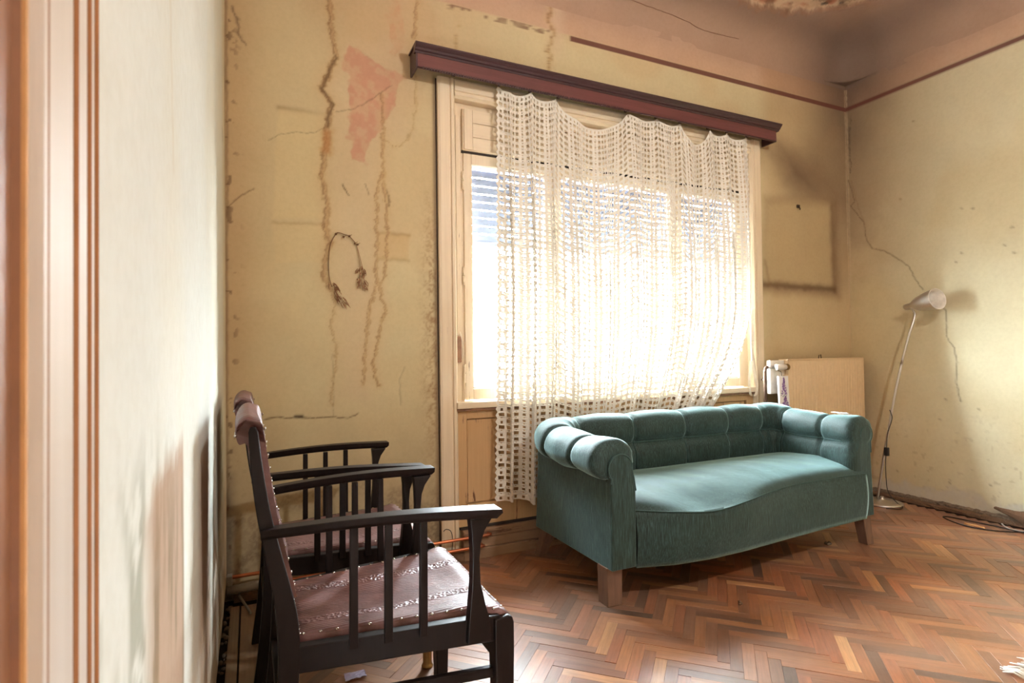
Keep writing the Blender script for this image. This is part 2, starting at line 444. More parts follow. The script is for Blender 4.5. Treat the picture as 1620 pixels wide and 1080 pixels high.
def grid_quads(nu, nv, keep=None):
    i, j = np.meshgrid(np.arange(nu - 1), np.arange(nv - 1), indexing='ij')
    q = np.stack([i * nv + j, (i + 1) * nv + j, (i + 1) * nv + j + 1, i * nv + j + 1], -1).reshape(-1, 4)
    if keep is not None: q = q[keep(i.ravel(), j.ravel())]
    return q
def spans(*segs):
    out = []
    for a, b, st in segs: out.append(np.linspace(a, b, max(2, int(round(abs(b - a) / st)) + 1)))
    r = np.concatenate(out); return np.unique(np.round(r, 5))

# room: X right along the window wall, Y towards it, Z up
LX, RX, BY, FY = -0.105, 4.317, 2.892, -2.4
ZC0, CR = 3.20, 0.32            # cove starts here and rises by CR to the ceiling
# traced damage on the plaster, as (along, height) points in metres
RUN_A = [(0.36,2.888),(0.371,2.795),(0.368,2.762),(0.389,2.655),(0.394,2.608),(0.364,2.537),(0.333,2.452),(0.321,2.434),(0.357,2.393),(0.375,2.364),(0.356,2.298),(0.35,2.249),(0.346,2.169),(0.33,2.057),(0.324,1.993),(0.335,1.931),(0.35,1.838),(0.337,1.752),(0.358,1.665)]
RUN_A2 = [(0.358,1.665),(0.33,1.569),(0.327,1.522),(0.335,1.473),(0.356,1.436)]
RUN_A3 = [(0.351,1.492),(0.371,1.383),(0.383,1.358),(0.364,1.288),(0.361,1.241),(0.384,1.163),(0.381,1.053),(0.365,0.991),(0.361,0.866)]
RUN_B = [(0.624,2.458),(0.625,2.243),(0.621,2.22),(0.627,2.098),(0.628,1.99),(0.642,1.856),(0.644,1.735),(0.636,1.623),(0.629,1.521),(0.609,1.484),(0.605,1.405),(0.633,1.354),(0.601,1.243),(0.586,1.161),(0.564,1.058),(0.573,0.997),(0.595,0.951)]
RUN_C = [(0.624,2.045),(0.601,1.997),(0.589,1.936),(0.59,1.851),(0.588,1.753),(0.59,1.672),(0.579,1.528),(0.589,1.483),(0.554,1.365),(0.54,1.262),(0.525,1.091),(0.514,0.96)]
RUN_D = [(0.814,3.004),(0.801,2.837),(0.795,2.785)]
RUN_D2 = [(0.8,2.626),(0.804,2.535),(0.801,2.409),(0.78,2.301),(0.751,2.239),(0.711,2.203),(0.678,2.198),(0.632,2.221)]
RUN_E = [(1.64,3.216),(1.633,3.172),(1.636,3.138),(1.604,3.087),(1.642,3.048),(1.65,3.012),(1.629,2.952),(1.601,2.896),(1.624,2.88),(1.611,2.787)]
RUN_F = [(1.039,2.998),(1.045,2.905),(1.026,2.83),(1.033,2.786)]
PINK = [(0.466,2.672),(0.419,2.555),(0.459,2.531),(0.457,2.331),(0.465,2.09),(0.524,2.082),(0.567,2.234),(0.623,2.276),(0.633,2.327),(0.659,2.365),(0.69,2.396),(0.741,2.564),(0.609,2.62)]
PINK2 = [(0.668,2.967),(0.659,2.681),(0.709,2.675),(0.737,2.782),(0.712,2.978)]
PALE = [(0.363,2.506),(0.341,2.311),(0.355,2.155),(0.365,1.84),(0.381,1.556),(0.407,0.926),(0.562,0.855),(0.598,1.308),(0.604,1.961),(0.638,2.229),(0.739,2.261),(0.81,2.56),(0.71,2.776),(0.482,2.724)]
CRACK_1 = [(0.06,0.814),(0.105,0.82),(0.162,0.81),(0.193,0.817),(0.229,0.809),(0.298,0.804),(0.367,0.803),(0.44,0.795),(0.489,0.815)]
CRACK_2 = [(-0.103,1.786),(-0.069,1.833),(-0.027,1.873),(0.016,1.899)]
CRACK_3 = [(0.081,2.139),(0.137,2.178),(0.208,2.199),(0.281,2.204),(0.341,2.241)]
CRACK_4 = [(0.421,1.966),(0.451,1.915)]
CRACK_5 = [(0.396,2.333),(0.464,2.351),(0.527,2.391),(0.624,2.474),(0.674,2.517)]
CRACK_6 = [(0.367,0.803),(0.374,0.928),(0.366,1.116)]
CRACK_7 = [(0.705,0.848),(0.7,0.98),(0.727,1.045)]
GHOST_1 = [(0.123,2.305),(0.332,2.309),(0.329,1.789),(0.098,1.768)]
GHOST_2 = [(0.095,1.747),(0.352,1.759),(0.351,1.571),(0.108,1.557)]
GHOST_3 = [(0.595,1.738),(0.761,1.737),(0.753,1.603),(0.594,1.6)]
GHOST_R = [(3.405,2.188),(4.127,2.242),(4.134,1.568),(3.362,1.578)]
SOOT_R = [(3.568,2.596),(3.838,2.489),(3.94,2.331),(3.662,2.371)]
CEILCRACK = [(2.133,3.342),(2.332,3.335),(2.514,3.329),(2.677,3.317),(2.816,3.298),(3.141,3.309)]
R_CRACK_1 = [(2.882,2.446),(2.835,2.267),(2.867,2.235),(2.769,2.083),(2.748,1.941),(2.706,1.87),(2.621,1.841),(2.523,1.764),(2.446,1.693),(2.41,1.606),(2.357,1.518)]
R_CRACK_2 = [(2.263,1.403),(2.218,1.36),(2.212,1.265),(2.221,1.191),(2.174,1.1),(2.157,1.015),(2.166,0.865),(2.141,0.743)]
R_CRACK_3 = [(2.759,2.066),(2.811,2.226),(2.862,2.44)]
R_SPECKS = [(2.388,2.73),(2.104,2.034),(2.04,2.019),(2.491,2.195),(1.834,1.851),(1.825,1.691),(2.519,0.992),(2.228,0.75),(2.146,1.68),(2.034,0.698),(2.266,0.607),(1.983,0.215),(2.218,0.182),(2.559,0.2),(2.111,1.738),(1.875,1.748)]
R_SKIM = [(2.71,0.027),(2.666,0.108),(2.474,0.125),(2.308,0.137),(2.192,0.141),(2.082,0.152),(1.996,0.102),(1.816,0.126),(1.819,-0.03)]
L_MOULD = [(0.507,1.103),(0.507,0.963),(0.547,0.899),(0.704,0.79),(0.717,0.958),(0.706,1.028),(0.57,1.068)]
# ================================================================== STRUCTURE: walls
WX0, WX1, WZ0, WZ1 = 0.925, 3.315, 0.16, 2.59     # the hole the window unit fills
CREAM = (211, 195, 152)
def band_red(p, worn_to=None):
    m = sstep(2.992, 2.997, p.b) * (1 - sstep(3.027, 3.032, p.b))
    if worn_to is not None:
        wear = np.where(p.a < worn_to, sstep(.46, .60, p.n2) * sstep(.30, .45, fbm(p.a, p.b, 3.0)) * .75, 1.0)
        gap = (p.a > worn_to - .10) & (p.a < worn_to + 0.05)
        m = m * np.where(gap, .06, wear)
        m = m * sstep(0.93, 1.0, p.a)
    p.mix((108, 56, 50), m * .92)
def upper_pink(p, col=(202, 162, 136), amount=.85):
    p.mix(col, sstep(3.02, 3.04, p.b) * amount)
    p.mix((190, 156, 132), sstep(3.06, 3.20, p.b))
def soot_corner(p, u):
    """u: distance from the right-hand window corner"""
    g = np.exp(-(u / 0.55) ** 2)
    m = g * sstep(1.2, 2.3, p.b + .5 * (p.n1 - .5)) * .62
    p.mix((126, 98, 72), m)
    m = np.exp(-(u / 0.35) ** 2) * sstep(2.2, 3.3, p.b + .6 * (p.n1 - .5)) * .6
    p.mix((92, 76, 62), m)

# ---- wall_back
us = spans((LX, 0.95, 0.006), (0.95, 3.30, 0.02), (3.30, RX, 0.009))
zs = spans((0, 3.21, 0.0066))
U, Z = np.meshgrid(us, zs, indexing='ij')
p = Paint(U, Z, CREAM)
p.mix((200, 170, 124), sstep(.5, .66, fbm(p.a, p.b, 1.6)) * .4)
p.mix((178, 138, 92), np.exp(-((p.a - LX) / .16) ** 2) * .55 * sstep(.2, 1.2, p.b))
p.mix((196, 152, 112), np.exp(-((p.a - .75) / .5) ** 2) * sstep(2.0, 2.9, p.b) * .35)
upper_pink(p)
p.mix((212, 186, 160), np.exp(-((p.a - 1.67) / .05) ** 2) * sstep(2.8, 3.1, p.b) * .7)
p.poly(PALE, (210, 186, 150), .5, .06, .03)
for g, c, al in ((GHOST_1, (220, 200, 150), .55), (GHOST_2, (218, 196, 146), .45), (GHOST_3, (204, 174, 122), .6)):
    p.poly(g, c, al, .012, .006)
p.line([GHOST_1[0], GHOST_1[1]], (140, 104, 66), .012, .5, .004, 20, .7)
p.line([GHOST_3[0], GHOST_3[1]], (150, 112, 66), .01, .45)
p.line([GHOST_3[2], GHOST_3[3]], (150, 112, 66), .01, .35)
p.line([GHOST_2[0], GHOST_2[1]], (160, 122, 76), .008, .35)
p.poly(PINK, (202, 146, 120), .85, .006, .035, 14, .35, .0015)
p.poly(PINK2, (204, 148, 114), .5, .012, .03, 22, .6, .001)
p.run(RUN_A, .011, .9); p.run(RUN_A2, .009, .8); p.run(RUN_A3, .0055, .5)
p.line(RUN_A[4:12], (104, 78, 50), .007, .75, .008, 50)
p.run(RUN_B, .0065, .75); p.run(RUN_C, .0065, .7); p.run(RUN_D, .007, .7); p.run(RUN_D2, .005, .4); p.run(RUN_E, .008, .8); p.run(RUN_F, .005, .5)
p.line([(RUN_A[14][0] + .03, 2.22), (RUN_A[14][0] + .02, 2.13)], (186, 130, 70), .022, .7, .02, 30)
for cpts, w, al in ((CRACK_1, .0035, .8), (CRACK_2, .003, .6), (CRACK_3, .0026, .4), (CRACK_4, .004, .8), (CRACK_5, .003, .45), (CRACK_6, .003, .25), (CRACK_7, .004, .25)):
    p.line(cpts, (96, 66, 40), w, al, .006, 40, 0, .001)
p.line([CRACK_1[3], (CRACK_1[3][0] + .03, CRACK_1[3][1])], (60, 44, 34), .008, .9, 0, 40)
p.line([(.645, 1.96), (.66, 1.90), (.65, 1.88)], (120, 84, 44), .006, .7, .01, 60); p.line([(.53, 1.98), (.55, 1.93)], (110, 80, 50), .004, .5)
# mould and a dark joint next to the window casing, darker low down, grey cement in the left corner
p.mix((154, 114, 76), np.exp(-((p.a - .885) / .055) ** 2) * (.35 * sstep(.3, .75, p.n2) + .5 * sstep(.45, .7, p.n3)) * sstep(2.2, 1.5, p.b) * sstep(.3, .9, p.b))
p.mix((128, 104, 76), np.exp(-((p.a - .903) / .012) ** 2) * .8 * sstep(2.63, 2.59, p.b))
p.mix((150, 128, 96), sstep(1.0, .35, p.b + .4 * (p.n1 - .5)) * .35)
p.mix((122, 104, 84), sstep(.56, .28, p.b + .35 * (p.n1 - .5)) * sstep(.3, .62, fbm(p.a, p.b, 6)) * (.35 + .4 * sstep(.4, .6, p.n3)))
p.mix((104, 92, 78), np.exp(-((p.a - LX) / .035) ** 2) * sstep(.75, .4, p.b + .3 * (p.n2 - .5)) * .8)
sp = sstep(.70, .76, fbm(p.a, p.b, 34, 2)) * np.exp(-((p.a - LX) / .05) ** 2)
p.mix((90, 62, 40), sp * .7)
p.line([(LX + .006, 0.4), (LX + .004, 1.2), (LX + .008, 2.0), (LX + .004, 3.2)], (110, 80, 56), .006, .55, .006, 25)
p.line([(LX + .03, 2.75), (LX + .06, 2.68), (LX + .05, 2.62), (LX + .09, 2.58)], (90, 66, 50), .006, .6, .012, 40)
# right of the window: frame ghost with a soot rim, smoke cloud above
u = RX - p.a
p.mix((176, 132, 84), sstep(3.3, 3.5, p.a) * .35)
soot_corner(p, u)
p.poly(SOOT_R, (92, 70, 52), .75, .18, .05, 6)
p.poly([(3.42, 2.56), (4.0, 2.6), (4.25, 2.3), (3.75, 2.3)], (110, 82, 58), .65, .22, .05, 6)
p.poly([(a + (.05 if a > 3.8 else -.01), z - (.05 if z < 2 else -.02)) for a, z in GHOST_R], (116, 84, 54), .7, .07, .01)
p.poly(GHOST_R, (208, 186, 138), .6, .05, .02)
p.line([GHOST_R[3], GHOST_R[2]], (92, 64, 40), .028, .75, .012, 20)
p.line([GHOST_R[2], GHOST_R[1]], (110, 80, 52), .03, .5, .012, 20)
p.line([(GHOST_R[3][0] + .06, GHOST_R[3][1] + .0), (GHOST_R[3][0] + .02, 1.75)], (130, 96, 60), .014, .35)
p.line([(RX - .006, .4), (RX - .006, 3.2)], (200, 174, 136), .006, .7)
band_red(p, 1.72)
Y = BY - .0045 * (fbm(p.a, p.b, 2.2) - .5) + p.d
P = np.stack([p.a, Y, p.b], -1)
q = grid_quads(len(us), len(zs), lambda i, j: ~((us[i] >= WX0 - .001) & (us[i + 1] <= WX1 + .001) & (zs[j] >= WZ0 - .001) & (zs[j + 1] <= WZ1 + .001)))
tag(colour_mesh('wall_back', P, q, p.c, 'plaster'), 'stained ochre plaster wall around the window', kind='structure')

# ---- wall_right
ys = spans((FY, 1.0, 0.1), (1.0, BY, 0.009)); zs = spans((0, 3.21, 0.009))
U, Z = np.meshgrid(ys, zs, indexing='ij')
p = Paint(U, Z, (218, 208, 172))
u = BY - p.a
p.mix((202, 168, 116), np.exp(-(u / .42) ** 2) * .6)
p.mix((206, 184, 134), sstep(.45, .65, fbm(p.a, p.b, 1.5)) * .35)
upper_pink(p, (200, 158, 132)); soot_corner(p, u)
p.line([(BY - .006, .4), (BY - .006, 3.2)], (204, 178, 140), .006, .7)
p.line([(BY - .03, 2.5), (BY - .025, 2.8), (BY - .04, 2.95)], (70, 52, 42), .004, .6, .01, 40)
for cp in (R_CRACK_1, R_CRACK_2): p.line(cp, (104, 80, 58), .0045, .6, .006, 40)
p.line(R_CRACK_3, (140, 108, 76), .005, .4)
for (a, b) in R_SPECKS: p.line([(a, b), (a + .008, b + .004)], (124, 98, 68), .006, .6, .004, 80)
p.mix((150, 122, 84), sstep(.76, .80, fbm(p.a, p.b, 34, 2)) * sstep(.9, .2, p.b) * .3)
skim = [(2.75, -.1), (2.71, .06)] + R_SKIM[1:-1] + [(1.6, .15), (1.0, .16), (1.0, -.1)]
p.poly(skim, (206, 198, 184), .8, .02, .05, 14, .3, .002)
p.mix((150, 132, 110), sstep(.05, .0, p.b + .05 * (p.n2 - .5)) * .6)
band_red(p)
P = np.stack([RX - .003 * (fbm(p.a, p.b, 2.2) - .5) + p.d, p.a, p.b], -1)
tag(colour_mesh('wall_right', P, grid_quads(len(ys), len(zs)), p.c, 'plaster'), 'cream plaster wall with a long crack behind the lamp', kind='structure')

# ---- wall_left with a doorway beside the camera
DY0, DY1, DZ = -0.65, 0.28, 2.25
ys = spans((FY, DY0, .1), (DY0, DY1, .1), (DY1, BY, 0.012)); zs = spans((0, DZ, .012), (DZ, 3.21, 0.03))
U, Z = np.meshgrid(ys, zs, indexing='ij')
p = Paint(U, Z, (218, 220, 213))
p.mix((214, 190, 146), sstep(2.45, 2.85, p.a) * .8)
p.mix((206, 196, 160), sstep(1.5, 2.4, p.a) * .4)
p.mix((222, 214, 190), sstep(.5, .68, fbm(p.a, p.b * .5, 2.2)) * .3)
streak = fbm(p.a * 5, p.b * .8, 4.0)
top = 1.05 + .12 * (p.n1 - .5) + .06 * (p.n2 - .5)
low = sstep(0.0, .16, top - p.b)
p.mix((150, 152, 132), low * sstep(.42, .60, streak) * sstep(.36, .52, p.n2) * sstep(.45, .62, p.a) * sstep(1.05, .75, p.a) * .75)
# brown patch low on the wall, darker olive streaks inside it
brown_patch = sstep(.68, .80, p.a + .05 * (p.n1 - .5)) * sstep(1.115, 1.085, p.a) * sstep(0.0, .05, 1.00 - .25 * np.clip(.86 - p.a, 0, 1) + .05 * (p.n2 - .5) - p.b)
p.mix((164, 116, 72), brown_patch * .75)
p.mix((120, 108, 80), brown_patch * sstep(.45, .6, streak) * sstep(1.0, .8, p.b) * .6)
p.mix((190, 150, 108), sstep(1.35, 1.5, p.a) * sstep(1.85, 1.7, p.a) * sstep(.95, .85, p.b + .05 * p.n2) * .6)
p.mix((206, 172, 136), sstep(.7, .3, p.b) * .35)
p.line([(.9, 1.75), (.95, 1.62), (.98, 1.4)], (200, 182, 150), .008, .4)
for k in range(9):
    b = 0.35 + .1 * k + rng.random() * .05
    p.line([(BY - .02, b), (BY - .03, b + .03)], (104, 82, 60), .012, .6 * rng.random() + .2, .012, 40)
p.line([(2.60, 2.06), (2.64, 2.02)], (80, 60, 46), .01, .7)
upper_pink(p); band_red(p)
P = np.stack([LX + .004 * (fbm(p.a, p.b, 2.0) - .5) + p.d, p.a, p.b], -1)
# ragged lower edge where the skirting came off
m = (p.b < .075) & (p.a > .6)
P[m, 2] = np.maximum(P[m, 2], .045 + .05 * fbm(p.a[m], p.b[m] * 0, 9))
q = grid_quads(len(ys), len(zs), lambda i, j: ~((ys[i] >= DY0 - .001) & (ys[i + 1] <= DY1 + .001) & (zs[j + 1] <= DZ + .001)))
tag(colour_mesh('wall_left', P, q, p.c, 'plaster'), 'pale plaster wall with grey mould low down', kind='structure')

# ---- wall_front (behind the camera)
us = spans((LX, RX, .25)); zs = spans((0, 3.21, .2)); U, Z = np.meshgrid(us, zs, indexing='ij')
p = Paint(U, Z, (224, 200, 158)); P = np.stack([p.a, np.full(p.a.size, FY), p.b], -1)
tag(colour_mesh('wall_front', P, grid_quads(len(us), len(zs)), p.c, 'plaster'), kind='structure')

# ---- ceiling with its cove
th = np.linspace(0, PI / 2, 44)
cv = CR * (1 - np.cos(th))                                   # distance from the wall
xs = np.unique(np.round(np.concatenate([LX + cv, np.arange(LX + CR, 1.6, .1), np.arange(1.6, RX - CR, .014), RX - cv]), 5))
ys = np.unique(np.round(np.concatenate([FY + cv, np.arange(FY + CR, 1.6, .1), np.arange(1.6, BY - CR, .014), BY - cv]), 5))
X, Y = np.meshgrid(xs, ys, indexing='ij')
p = Paint(X, Y, (190, 156, 132))
dx = np.minimum(p.a - LX, RX - p.a); dy = np.minimum(p.b - FY, BY - p.b)
uu = np.clip(1 - dx / CR, 0, 1); vv = np.clip(1 - dy / CR, 0, 1)
ss = np.minimum(1, (uu ** 3 + vv ** 3) ** (1 / 3))
zz = ZC0 + CR * np.sqrt(np.maximum(0, 1 - ss ** 2)) 
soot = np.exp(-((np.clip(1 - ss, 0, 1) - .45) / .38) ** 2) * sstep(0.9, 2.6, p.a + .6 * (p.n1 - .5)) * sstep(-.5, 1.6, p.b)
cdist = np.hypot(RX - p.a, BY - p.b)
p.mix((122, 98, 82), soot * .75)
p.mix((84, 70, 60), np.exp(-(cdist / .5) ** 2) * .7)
p.mix((176, 144, 126), sstep(.15, .5, 1 - ss) * sstep(2.9, 2.5, p.b) * .25)
lip = [(2.9, 2.71), (3.02, 2.755), (3.15, 2.735), (3.3, 2.765), (3.45, 2.72), (3.6, 2.70), (3.75, 2.60), (3.86, 2.49), (3.98, 2.36), (3.96, 2.0), (3.5, 1.8), (3.0, 1.9), (2.75, 2.3)]
idx = p.sub(lip, .15); ins = p.inside(lip, idx, .05, 11); d, _ = p.dist(lip + [lip[0]], idx, .05, 11)
sd = np.where(ins, d, -d)
p.mix((150, 112, 86), sstep(-.012, .002, sd) * .8, idx)
n5 = fbm(p.a[idx], p.b[idx], 16)
p.mix((214, 184, 150), sstep(.012, .03, sd), idx)
p.mix((188, 124, 94), sstep(.02, .06, sd) * sstep(.55, .68, fbm(p.a[idx], p.b[idx], 7)), idx)
p.mix((96, 92, 82), sstep(.02, .05, sd) * sstep(.66, .72, fbm(p.a[idx] + 4, p.b[idx], 15, 2)), idx)
p.mix((112, 80, 58), sstep(.0, .02, sd) * sstep(.56, .7, n5) * .6, idx)
zz[idx] += sstep(0, .02, sd) * (.008 + .022 * (fbm(p.a[idx], p.b[idx], 9) - .3)) - np.exp(-((sd + .004) / .010) ** 2) * .003
zz = np.where(np.minimum(dx, dy) < 1e-4, ZC0 - .03, zz)
P = np.stack([p.a, p.b, zz], -1)
tag(colour_mesh('ceiling', P, grid_quads(len(xs), len(ys)), p.c, 'plaster'), 'smoke-darkened coved ceiling with fallen plaster', kind='structure')
# crack along the foot of the cove
pts = []
for a, z in CEILCRACK:
    dz = max(0.0, z - ZC0); off = CR * (1 - math.sqrt(max(0, 1 - (dz / CR) ** 2))) if z > ZC0 else 0
    pts.append((a, BY - off - .002, z))
sp_ = smooth_path(pts, 8); sp_ = [(x, y, z + .010 * (fbm(np.array([x * 1.]), np.array([0.3]), 22)[0] - .5)) for x, y, z in sp_]
tag(MB().tube(sp_, .0018, 5).build('ceiling_crack', 'jamb', bpy.data.objects['ceiling']))

# solid masonry behind the plaster so that no daylight leaks through the corners
MT['masonry'] = simple('masonry', (150, 140, 125), 0.9)
for nm, bx in (('wall_left', (LX - .12, LX - .012, 0.40, BY + .25, -.1, 3.3)), ('wall_right', (RX + .012, RX + .15, FY, BY + .25, -.1, 3.3)), ('wall_back', (LX - .1, .9, BY + .012, BY + .25, -.1, 3.7)), ('wall_back', (3.34, RX + .1, BY + .012, BY + .25, -.1, 3.7)), ('wall_back', (.8, 3.4, BY + .012, BY + .25, 2.62, 3.7)), ('wall_back', (.8, 3.4, BY + .08, BY + .25, -.1, .78)), ('ceiling', (LX - .1, RX + .1, FY - .1, BY + .25, 3.58, 3.7))):
    o = MB().box(*bx).build('masonry', 'masonry', bpy.data.objects[nm])

# ================================================================== FLOOR
floor = MB().box(LX - .1, RX + .05, FY, BY + .05, -.06, -.012).build('floor', 'gap')
tag(floor, 'worn herringbone parquet floor', kind='structure')
PW, PL = 0.0425, 0.255
BLOCKX0 = 0.13            # border boards start here
a45 = math.radians(45)
def h2w(x, y):
    X = (x * math.cos(a45) - y * math.sin(a45)) * PW; Yw = (x * math.sin(a45) + y * math.cos(a45)) * PW
    return X + 1.90, Yw + 1.80
blocks = []
for i in range(-130, 131):
    for k in range(-20, 21):
        bx, by = i + 6 * k, i - 6 * k
        for hor in (True, False):
            cx, cy = (bx + 3, by + .5) if hor else (bx + .5, by + 1 + 3)
            X, Yw = h2w(cx, cy)
            if X < BLOCKX0 or X > 4.31 or Yw > 2.93 or Yw < FY: continue
            d = X * .4226 + Yw * .906; lat = X * .906 - Yw * .4226
            seen = d > 1.55 and abs(lat) < .93 * d and not (1.45 < X < 3.2 and Yw > 2.2)      # floor the photograph shows: separate blocks
            blocks.append((d if seen else d + 50, X, Yw, a45 if hor else a45 + PI / 2, len(blocks)))
PAL = [(160, 108, 74), (144, 94, 64), (170, 118, 80), (130, 86, 60), (110, 78, 60), (186, 138, 94), (160, 102, 70), (138, 98, 74), (90, 66, 54), (196, 150, 106)]
PWT = [5, 5, 4, 4, 2, 1.2, 4, 3, 1, .5]
def block_mesh():
    m = MB(); hx, hy, c = PL / 2 - .0002, PW / 2 - .0002, .0005
    v = [(-hx, -hy, -.014), (hx, -hy, -.014), (hx, hy, -.014), (-hx, hy, -.014), (-hx, -hy, -c), (hx, -hy, -c), (hx, hy, -c), (-hx, hy, -c), (-hx + c, -hy + c, 0), (hx - c, -hy + c, 0), (hx - c, hy - c, 0), (-hx + c, hy - c, 0)]
    f = [(0, 1, 5, 4), (1, 2, 6, 5), (2, 3, 7, 6), (3, 0, 4, 7), (4, 5, 9, 8), (5, 6, 10, 9), (6, 7, 11, 10), (7, 4, 8, 11), (8, 9, 10, 11)]
    return v, f
bv, bf = block_mesh()
def blocks_to_mesh(name, items):
    V, F, UV, C = [], [], [], []
    for (X, Yw, r, dz, tx, ty, col, off) in items:
        o = len(V); ca, sa = math.cos(r), math.sin(r)
        for (x, y, z) in bv: V.append((X + x * ca - y * sa, Yw + x * sa + y * ca, dz + z + tx * x + ty * y))
        for f in bf:
            F.append(tuple(q + o for q in f))
            for q in f: UV.append((bv[q][0] + off * 3.1, bv[q][1] + off * 7.7)); C.append(col)
    me = bpy.data.meshes.new(name); me.from_pydata(V, [], F)
    uvl = me.uv_layers.new(name='UVMap'); uvl.data.foreach_set('uv', np.array(UV, np.float32).ravel())
    at = me.color_attributes.new('paint', 'FLOAT_COLOR', 'CORNER'); at.data.foreach_set('color', np.array([(*c, 1) for c in C], np.float32).ravel())
    me.materials.append(MT['parquet']); me.update(); return me
blocks.sort()
one = blocks_to_mesh('parquet_block', [(0, 0, 0, 0, 0, 0, (1, 1, 1), 0)])
def bcol(X, Yw):
    c = np.array(s2l(PAL[rng.choice(len(PAL), p=np.array(PWT) / sum(PWT))])) * rng.uniform(.9, 1.1)
    return tuple(float(v) for v in c)
rest = []
for n_, (d, X, Yw, r, k) in enumerate(blocks):
    dz = rng.uniform(-.0012, .0008); tx, ty = rng.normal(0, .0015), rng.normal(0, .004)
    if n_ < 300:
        o = bpy.data.objects.new('parquet_block', one); o.location = (X, Yw, dz)
        o.rotation_euler = (ty, -tx, r); o.color = (*bcol(X, Yw), 1); o.parent = floor; COL.objects.link(o)
    else: rest.append((X, Yw, r, dz, tx, ty, bcol(X, Yw), k))
ro = bpy.data.objects.new('far_parquet', blocks_to_mesh('far_parquet', rest)); COL.objects.link(ro); ro.parent = floor; ro['kind'] = 'stuff'
# straight border boards along the left wall
for (x0, x1, y0, y1, c) in ((LX + .02, LX + .055, .9, 2.77, (150, 132, 112)), (LX + .062, .035, .9, 2.0, (158, 134, 112)), (LX + .062, .035, 2.003, 2.79, (150, 126, 106)), (.038, .127, .9, 1.62, (164, 140, 120)), (.038, .127, 1.623, 2.28, (156, 132, 112)), (.038, .127, 2.283, 2.8, (164, 138, 116))):
    me = blocks_to_mesh('border_board', [(0, 0, PI / 2, 0, 0, 0, tuple(s2l(c)), rng.random() * 9)])
    co = np.array([v.co[:] for v in me.vertices]); co[:, 0] = np.where(co[:, 0] < 0, x0, x1) ; co[:, 1] = np.where(co[:, 1] < 0, y0, y1)
    top = .012 if x1 < 0 and x1 < LX + .06 else .001
    co[:, 2] = np.where(co[:, 2] < -.01, -.014, top)
    me.vertices.foreach_set('co', co.astype(np.float32).ravel()); me.update()
    o = bpy.data.objects.new('border_board', me); COL.objects.link(o); o.parent = floor

# ================================================================== WINDOW UNIT
win = empty('window_1', (2.12, BY, 0)); tag(win, 'wide cream wooden window with three sashes and panelled apron', kind='structure')
win_inv = Vector((-2.12, -BY, 0))
def W(mb, name, mat, parent=None, bevel=0.0):
    par = parent or win
    o = mb.build(name, mat, par, bevel=bevel)
    o.matrix_parent_inverse = Matrix.Translation(win_inv)
    return o
FR = BY - .028
# architrave: flat with a raised inner bead and outer fillet
def architrave(side):
    m = MB()
    prof = [(0, .03), (0, -.022), (.012, -.028), (.062, -.028), (.066, -.020), (.07, -.020), (.074, -.030), (.088, -.030), (.094, -.02), (.1, -.012), (.1, .04)]
    if side == 'L': poly = [(.915 + a, BY + b) for a, b in prof]; m.prism(poly, 'z', .03, 2.605)
    elif side == 'R': poly = [(3.328 - a, BY + b) for a, b in prof]; m.prism(poly, 'z', .165, 2.605)
    else:
        poly = [(BY + b, 2.606 - a) for a, b in prof]; m.prism(poly, 'x', 1.012, 3.23)
    return m
W(architrave('L'), 'architrave', 'casing'); W(architrave('R'), 'architrave', 'casing'); W(architrave('T'), 'architrave', 'casing_x')
# dark joint beside the architrave
W(MB().box(.908, .9155, BY - .003, BY + .02, .03, 2.60), 'joint_gap', 'iron')
IN = BY + .035
# box frame behind everything
W(MB().box(1.005, 1.075, IN, IN + .06, .79, 2.51), 'frame_stile', 'casing'); W(MB().box(3.178, 3.24, IN, IN + .06, .79, 2.51), 'frame_stile', 'casing')
W(MB().box(1.0, 3.24, IN + .005, IN + .06, 2.475, 2.56), 'frame_head', 'casing_x')
W(MB().box(1.015, 1.026, IN - .004, IN + .004, 1.215, 2.44), 'strap_slot', 'gap')
W(MB().box(1.029, 1.058, IN - .014, IN + .004, 1.21, 2.43, .003), 'strap_cover', 'casing')
# shutter box front: raised panel in two boards
W(MB().box(1.068, 3.18, IN - .022, IN + .05, 2.238, 2.472, .004), 'shutter_box', 'casing_x')
for (a, b) in ((1.075, 1.125), (3.12, 3.172)): W(MB().box(a, b, IN - .03, IN - .02, 2.242, 2.468, .003), 'box_stile', 'casing')
for (c, d) in ((2.242, 2.312), (2.315, 2.392), (2.395, 2.468)): W(MB().box(1.127, 3.118, IN - .027, IN - .02, c, d, .002), 'box_board', 'casing_x')
W(MB().box(1.066, 3.182, IN - .012, IN + .03, 2.227, 2.239), 'box_gap', 'gap')
# sashes
SX = ((1.075, 1.643), (1.647, 2.583), (2.587, 3.178)); Z0, Z1 = .852, 2.225
for n_, (a, b) in enumerate(SX):
    m = MB(); y0, y1 = IN - .012, IN + .035
    w = .046 if n_ != 1 else .05
    m.box(a, a + w, y0, y1, Z0, Z1, .004); m.box(b - w, b, y0, y1, Z0, Z1, .004)
    m.box(a + w, b - w, y0, y1, Z1 - .058, Z1, .004); m.box(a + w, b - w, y0, y1, Z0, Z0 + .062, .004)
    m.box(a + w, b - w, y0 + .012, y0 + .02, Z0 + .062, Z0 + .07); m.box(a + w, a + w + .008, y0 + .012, y0 + .02, Z0 + .06, Z1 - .06)
    sash = W(m, 'sash', 'casing')
    o = MB().box(a + w - .003, b - w + .003, y0 + .02, y0 + .023, Z0 + .058, Z1 - .055).build('pane', 'glass', sash); o.matrix_parent_inverse = sash.matrix_parent_inverse @ Matrix.Identity(4)
    o.matrix_parent_inverse = Matrix.Identity(4)
